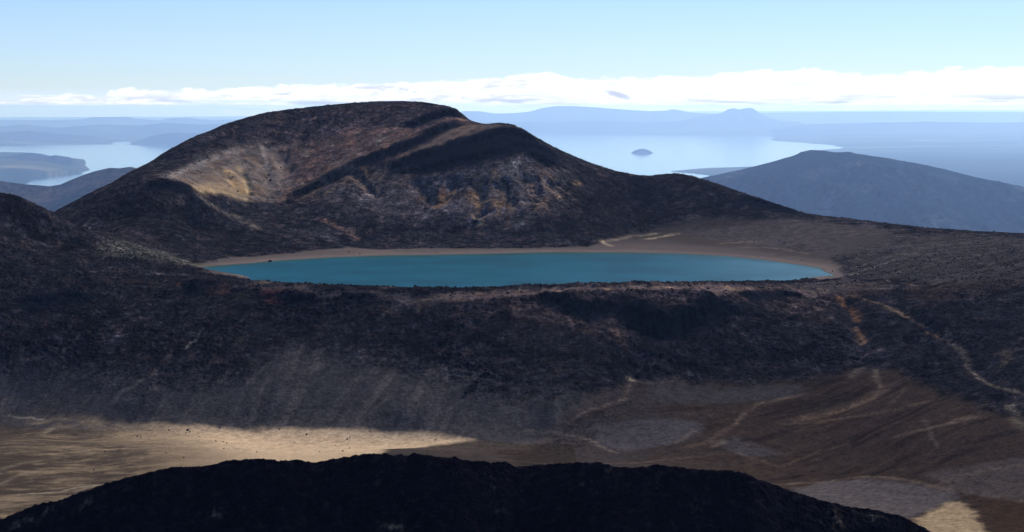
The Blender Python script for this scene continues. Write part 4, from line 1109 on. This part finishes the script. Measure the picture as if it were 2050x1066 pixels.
# bush-clad point and low hills in the lake on the left
mountain('hills', [(-500, 310), (-60, 311), (0, 314), (30, 311), (60, 306), (82, 308), (100, 313), (112, 311), (140, 315), (152, 320), (170, 331), (178, 337)],
         21500, FAR_Z, 0.11, 0.35, (0.04, 0.06, 0.04), (0.17, 0.16, 0.10), 200, 80, 0.10, 700, m_bush, 4, skew=-0.25)
# headland beyond the left bay
mountain('headland', [(262, 292), (275, 283), (300, 274), (330, 268), (360, 266), (400, 268), (440, 264), (500, 262), (560, 262), (700, 262)],
         35500, FAR_Z, 0.18, 0.3, (0.04, 0.06, 0.045), (0.09, 0.10, 0.06), 160, 60, 0.06, 1500, m_bush, 5)
mountain('hills', [(-300, 268), (0, 266), (60, 262), (110, 268), (180, 272), (230, 280), (262, 285)], 38000, FAR_Z, 0.14, 0.3, (0.06, 0.08, 0.05), (0.20, 0.19, 0.12), 140, 50, 0.10, 1800, m_bush, 6)
mountain('hills', [(-300, 252), (0, 254), (50, 250), (120, 256), (200, 250), (280, 252), (330, 246), (400, 250), (480, 246), (600, 250)], 46000, FAR_Z, 0.12, 0.3, (0.05, 0.07, 0.05), (0.20, 0.19, 0.13), 160, 50, 0.12, 2600, m_bush, 7)
mountain('hills', [(-300, 241), (0, 241), (120, 241), (170, 239), (185, 235), (262, 234), (270, 238), (320, 241), (345, 237), (380, 236), (395, 239), (430, 241), (560, 238), (700, 238)], 60000, FAR_Z, 0.12, 0.3, (0.05, 0.06, 0.05), (0.12, 0.12, 0.09), 160, 40, 0.02, 3000, m_bush, 8)
# ranges across the far shore
mountain('hills', [(880, 232), (930, 223), (960, 223), (990, 228), (1030, 227), (1060, 224), (1085, 217), (1110, 213), (1150, 213), (1200, 216), (1250, 220), (1300, 223), (1332, 222), (1345, 219), (1362, 221), (1380, 226), (1460, 230)], 58000, FAR_Z, 0.14, 0.3, (0.05, 0.06, 0.05), (0.12, 0.12, 0.09), 200, 40, 0.02, 3000, m_bush, 9)
mountain('hills', [(800, 246), (1000, 244), (1100, 246), (1200, 242), (1300, 246), (1400, 240), (1600, 244)], 50500, FAR_Z, 0.16, 0.3, (0.05, 0.07, 0.05), (0.16, 0.16, 0.11), 160, 40, 0.05, 2600, m_bush, 10)
# flat-topped country closing the horizon on the right, and forest blocks before it
mountain('hills', [(1440, 232), (1540, 226), (1640, 225), (1800, 224), (1950, 225), (2100, 225), (2500, 226)], 64000, FAR_Z * 0.72, 0.10, 0.3, (0.04, 0.06, 0.05), (0.16, 0.16, 0.12), 160, 50, 0.06, 3000, m_bush, 14)
mountain('hills', [(1530, 262), (1600, 250), (1700, 247), (1850, 244), (1990, 246), (2150, 243), (2500, 246)], 47000, FAR_Z * 0.86, 0.09, 0.3, (0.04, 0.06, 0.05), (0.13, 0.14, 0.10), 200, 60, 0.10, 2400, m_bush, 15)
# twin-topped old volcano
mountain('volcano', [(1290, 262), (1340, 250), (1380, 238), (1420, 231), (1445, 226), (1456, 219), (1468, 217), (1478, 220), (1486, 218), (1500, 216), (1508, 219), (1520, 227), (1540, 237), (1570, 244), (1640, 252), (1700, 262)],
         51500, FAR_Z, 0.22, 0.35, (0.035, 0.05, 0.04), (0.06, 0.07, 0.05), 220, 60, 0.04, 1800, m_bush, 11)
mountain('island', [(1260, 309), (1268, 303), (1276, 299.5), (1286, 298), (1296, 300), (1303, 304), (1310, 309)], FAR_Z / ray(1285, 308)[1] / FS + 260, FAR_Z, 0.28, 0.4, (0.035, 0.05, 0.035), (0.06, 0.07, 0.05), 60, 40, 0.03, 300, m_bush, 12)

# ------------------------------------------------------------------ boulders and crags as separate rocks
m_b, bb = new_mat('boulder_rock')
_g = bb.n('ShaderNodeNewGeometry')
_n = bb.noise(_g.outputs['Position'], 1.1, 5, 0.6)
bb.put(bb.pr.inputs['Base Color'], bb.mix(bb.mr(_n, 0.35, 0.7, 0.0, 1.0), (0.010, 0.010, 0.014, 1), (0.038, 0.031, 0.029, 1)))
bb.pr.inputs['Roughness'].default_value = 0.95
bb.pr.inputs['Specular IOR Level'].default_value = 0.0
_bp = bb.n('ShaderNodeBump', ins={'Strength': 1.0, 'Distance': 0.3, 'Height': _n})
bb.put(bb.pr.inputs['Normal'], _bp.outputs[0])


def ico(sub):
    import bmesh
    bm = bmesh.new(); bmesh.ops.create_icosphere(bm, subdivisions=sub, radius=1.0)
    bm.verts.ensure_lookup_table()
    v = np.array([p.co[:] for p in bm.verts]); f = np.array([[q.index for q in p.verts] for p in bm.faces])
    bm.free()
    return v, f


def rock_shape(v, seed, sub_amp=0.28, angular=0.5):
    r = np.random.RandomState(seed)
    p = v.copy()
    for k in range(9):                                  # chop with random planes: angular lava block
        nrm = r.randn(3); nrm /= np.linalg.norm(nrm)
        dcut = r.uniform(0.55, 0.9)
        dist = p @ nrm - dcut
        p = p - np.outer(np.maximum(dist, 0) * 0.9, nrm)
    ph = r.rand(3) * 10
    p *= (1 + sub_amp * (np.sin(p[:, [0]] * 3.1 + ph[0]) * np.sin(p[:, [1]] * 2.7 + ph[1]) * np.sin(p[:, [2]] * 3.3 + ph[2])))
    p += r.randn(*p.shape) * 0.03
    p *= np.array([1, r.uniform(0.7, 1.0), r.uniform(0.55, 0.8)])
    return p


V3, F3 = ico(3); V2, F2 = ico(2); V1, F1 = ico(1)
rock_meshes = []
for i in range(7):
    o = raw_mesh('boulder', rock_shape(V3, 50 + i), F3, m_b, None, False, None, link=False)
    rock_meshes.append(o.data)
rnd = random.Random(11)


def boulder(u, v, size, label, group=None, name='boulder', y0=885.0, squash=1.0, ground=None):
    if y0 > 1500:
        size *= 0.75
    bx_, by_, bz_ = ground if ground else hit_built(u, v, y0)
    o = bpy.data.objects.new(name, rnd.choice(rock_meshes))
    o.location = (bx_, by_, bz_ + size * 0.22)
    o.scale = (size, size * rnd.uniform(.8, 1.1), size * squash)
    o.rotation_euler = (rnd.uniform(-.2, .2), rnd.uniform(-.2, .2), rnd.uniform(0, 6.28))
    COL.objects.link(o)
    tag(o, label, 'boulder', None, group)
    return o


boulder(0, 0, 2.1, 'lone dark boulder in the shallows by the left far beach of the blue lake', ground=on_level(541, 525, LAKE_Z - 0.3))
boulder(935, 789, 2.2, 'black boulder on the lower scree slope, lower left one of a pair')
boulder(955, 768, 2.0, 'black boulder on the lower scree slope, upper right one of a pair')
boulder(390, 566, 3.6, 'large black crag block below the left end of the lake rim', squash=1.2)
boulder(1277, 752, 2.2, 'dark block beside the pale notch at the foot of the rock wall', squash=1.3)
for i, (u_, v_, s_) in enumerate([(634, 575, 1.5), (645, 576, 1.0), (686, 578, 1.0), (716, 579, .8), (766, 581, .7), (800, 583, 1.3), (822, 583, .8), (876, 579, .7), (897, 578, .8), (942, 577, .8), (985, 574, .6), (1010, 573, .6),
                                  (1106, 570, .8), (1172, 568, .8), (1216, 566, .6), (1290, 566, .6), (535, 563, 1.1), (490, 553, .8), (575, 570, 1.0), (1390, 568, .7), (1452, 568, .8)]):
    boulder(u_, v_ + 2, s_, 'small dark boulder standing on the rim in front of the blue lake', 'boulders along the lake rim')
for i, (u_, v_, s_) in enumerate([(338, 862, 1.0), (376, 862, 1.4), (380, 866, 1.0), (275, 874, .9), (282, 876, .8), (298, 880, .7), (372, 868, .7), (398, 875, .7), (432, 884, .8), (447, 886, 1.0), (454, 888, .8), (614, 871, 1.0), (590, 886, .6), (514, 906, .7),
                                  (686, 904, 1.0), (332, 908, .7), (368, 917, .7), (448, 899, .7), (695, 880, .9), (700, 877, .8), (672, 893, .6), (740, 865, .8), (756, 911, .8), (872, 882, .9), (700, 898, .8), (560, 860, .8), (440, 858, 1.0), (640, 905, .7), (210, 905, .7), (240, 900, .6), (188, 942, .7)]):
    boulder(u_, v_, s_ * 0.8, 'small dark boulder lying on the pale sand flat', 'boulders scattered on the sand flat')
for i, (u_, v_, s_) in enumerate([(416, 316, 1.6), (484, 329, 1.6), (562, 337, 1.5), (328, 362, 1.6), (346, 371, 1.8), (364, 373, 1.8), (402, 348, 1.2), (351, 350, 1.2), (391, 329, 1.0), (538, 352, 1.6), (542, 362, 2.0), (528, 362, 1.6), (534, 357, 1.3), (460, 347, 1.2), (466, 356, 1.2), (458, 375, 1.5), (462, 373, 1.2), (486, 368, 1.2), (476, 385, 1.4), (455, 398, 1.4), (628, 265, 1.4), (556, 233, 1.4), (572, 241, 1.3), (622, 250, 1.3), (626, 234, 1.2)]):
    boulder(u_, v_, s_, 'dark boulder on the pale bowl of the hill beyond the lake', 'boulders on the hill bowl', y0=1900)
for i, (u_, v_, s_) in enumerate([(360, 291, 1.6), (404, 268, 1.8), (420, 261, 2.0), (456, 250, 1.8), (479, 243, 2.2), (484, 241, 1.6), (598, 219, 2.4), (606, 218, 1.8), (652, 214, 1.6), (668, 212, 1.4), (378, 283, 1.5), (440, 254, 1.6), (583, 221, 1.4), (1010, 249, 2.2), (1018, 249, 2.6), (1025, 252, 1.8), (940, 239, 1.6), (1356, 349, 2.0), (1368, 351, 1.4), (1410, 361, 1.5), (1112, 293, 1.6), (1120, 299, 1.5), (1152, 312, 1.5), (1170, 320, 1.2)]):
    boulder(u_, v_ + 3, s_, 'dark boulder on the skyline of the hill beyond the lake', 'boulders on the hill skyline', y0=1900)

# loose blocks lying all over the slopes: nobody could count them
def scatter(name, n, sampler, smin, smax, mat, seed, label, cat, vs_=(V1, F1)):
    r = np.random.RandomState(seed)
    shapes = [rock_shape(vs_[0], 900 + seed + i) for i in range(8)]
    vo, fo = [], []
    base_i = 0
    cnt = 0
    while cnt < n:
        uu = r.uniform(-60, 2110); Yq = sampler(r)
        xq = (uu - 1025) / F * Yq
        jc = int(np.searchsorted(rxs, xq / Yq)) - 1; ir = int(np.searchsorted(yrows, Yq)) - 1
        if jc < 0 or jc >= len(rxs) - 1:
            continue
        if r.rand() > RMASK[ir, jc]:
            cnt += 0.34
            continue
        zq = TER_Z[ir, jc]
        s_ = smin * (smax / smin) ** (r.rand() ** 2.0)
        p = shapes[r.randint(8)] * s_
        a_ = r.rand() * 6.28
        ca, sa = math.cos(a_), math.sin(a_)
        q = np.stack([p[:, 0] * ca - p[:, 1] * sa + xq, p[:, 0] * sa + p[:, 1] * ca + Yq, p[:, 2] + zq + s_ * 0.15], -1)
        vo.append(q.astype(np.float32)); fo.append(vs_[1] + base_i); base_i += len(p)
        cnt += 1
    return raw_mesh(name, np.concatenate(vo), np.concatenate(fo), mat, None, False, 'stuff', label, cat)


V0, F0 = ico(1)
RMASK = (rugged * (1 - np.clip(crag + band_dark, 0, 1)) * (0.15 + 0.85 * sstep(-0.1, 0.5, fbm(x, y, 18, 3, 401) + 0.3 * n5)) * (TER_Z.ravel() > LAKE_Z + 1)).reshape(shp) + 0.01 * (TER_Z > LAKE_Z + 0.5)
scatter('loose_rock', 42000, lambda r: r.uniform(1240, 1720), 0.35, 1.5, m_b, 1, 'loose black lava blocks littering the crater wall', 'loose rock')
scatter('loose_rock', 14000, lambda r: r.uniform(1720, 2400), 0.4, 1.35, m_b, 2, 'loose dark blocks and scrub littering the hill beyond the lake', 'loose rock')

# ------------------------------------------------------------------ haze
import bmesh
bm = bmesh.new()
bmesh.ops.create_cube(bm, size=1.0)
me = bpy.data.meshes.new('haze')
bm.to_mesh(me); bm.free()
hz = bpy.data.objects.new('haze', me)
COL.objects.link(hz)
zlo, zhi = FAR_Z - 60, 80.0
hz.scale = (460000, 295000 + 2000, zhi - zlo)
hz.location = (0, (295000 - 2000) / 2, (zlo + zhi) / 2)
tag(hz, 'pale blue haze filling the air over the plain', 'haze', 'stuff')
hm = bpy.data.materials.new('haze')
hm.use_nodes = True
hm.node_tree.nodes.clear()
hb = NB(hm.node_tree)
pv = hb.n('ShaderNodeVolumePrincipled')
pv.inputs['Color'].default_value = (0.34, 0.54, 1.0, 1)
pv.inputs['Absorption Color'].default_value = (0.55, 0.70, 0.95, 1)
pv.inputs['Density'].default_value = HAZE_DENSITY
pv.inputs['Anisotropy'].default_value = 0.5
ho = hb.n('ShaderNodeOutputMaterial')
hm.node_tree.links.new(pv.outputs[0], ho.inputs['Volume'])
me.materials.append(hm)
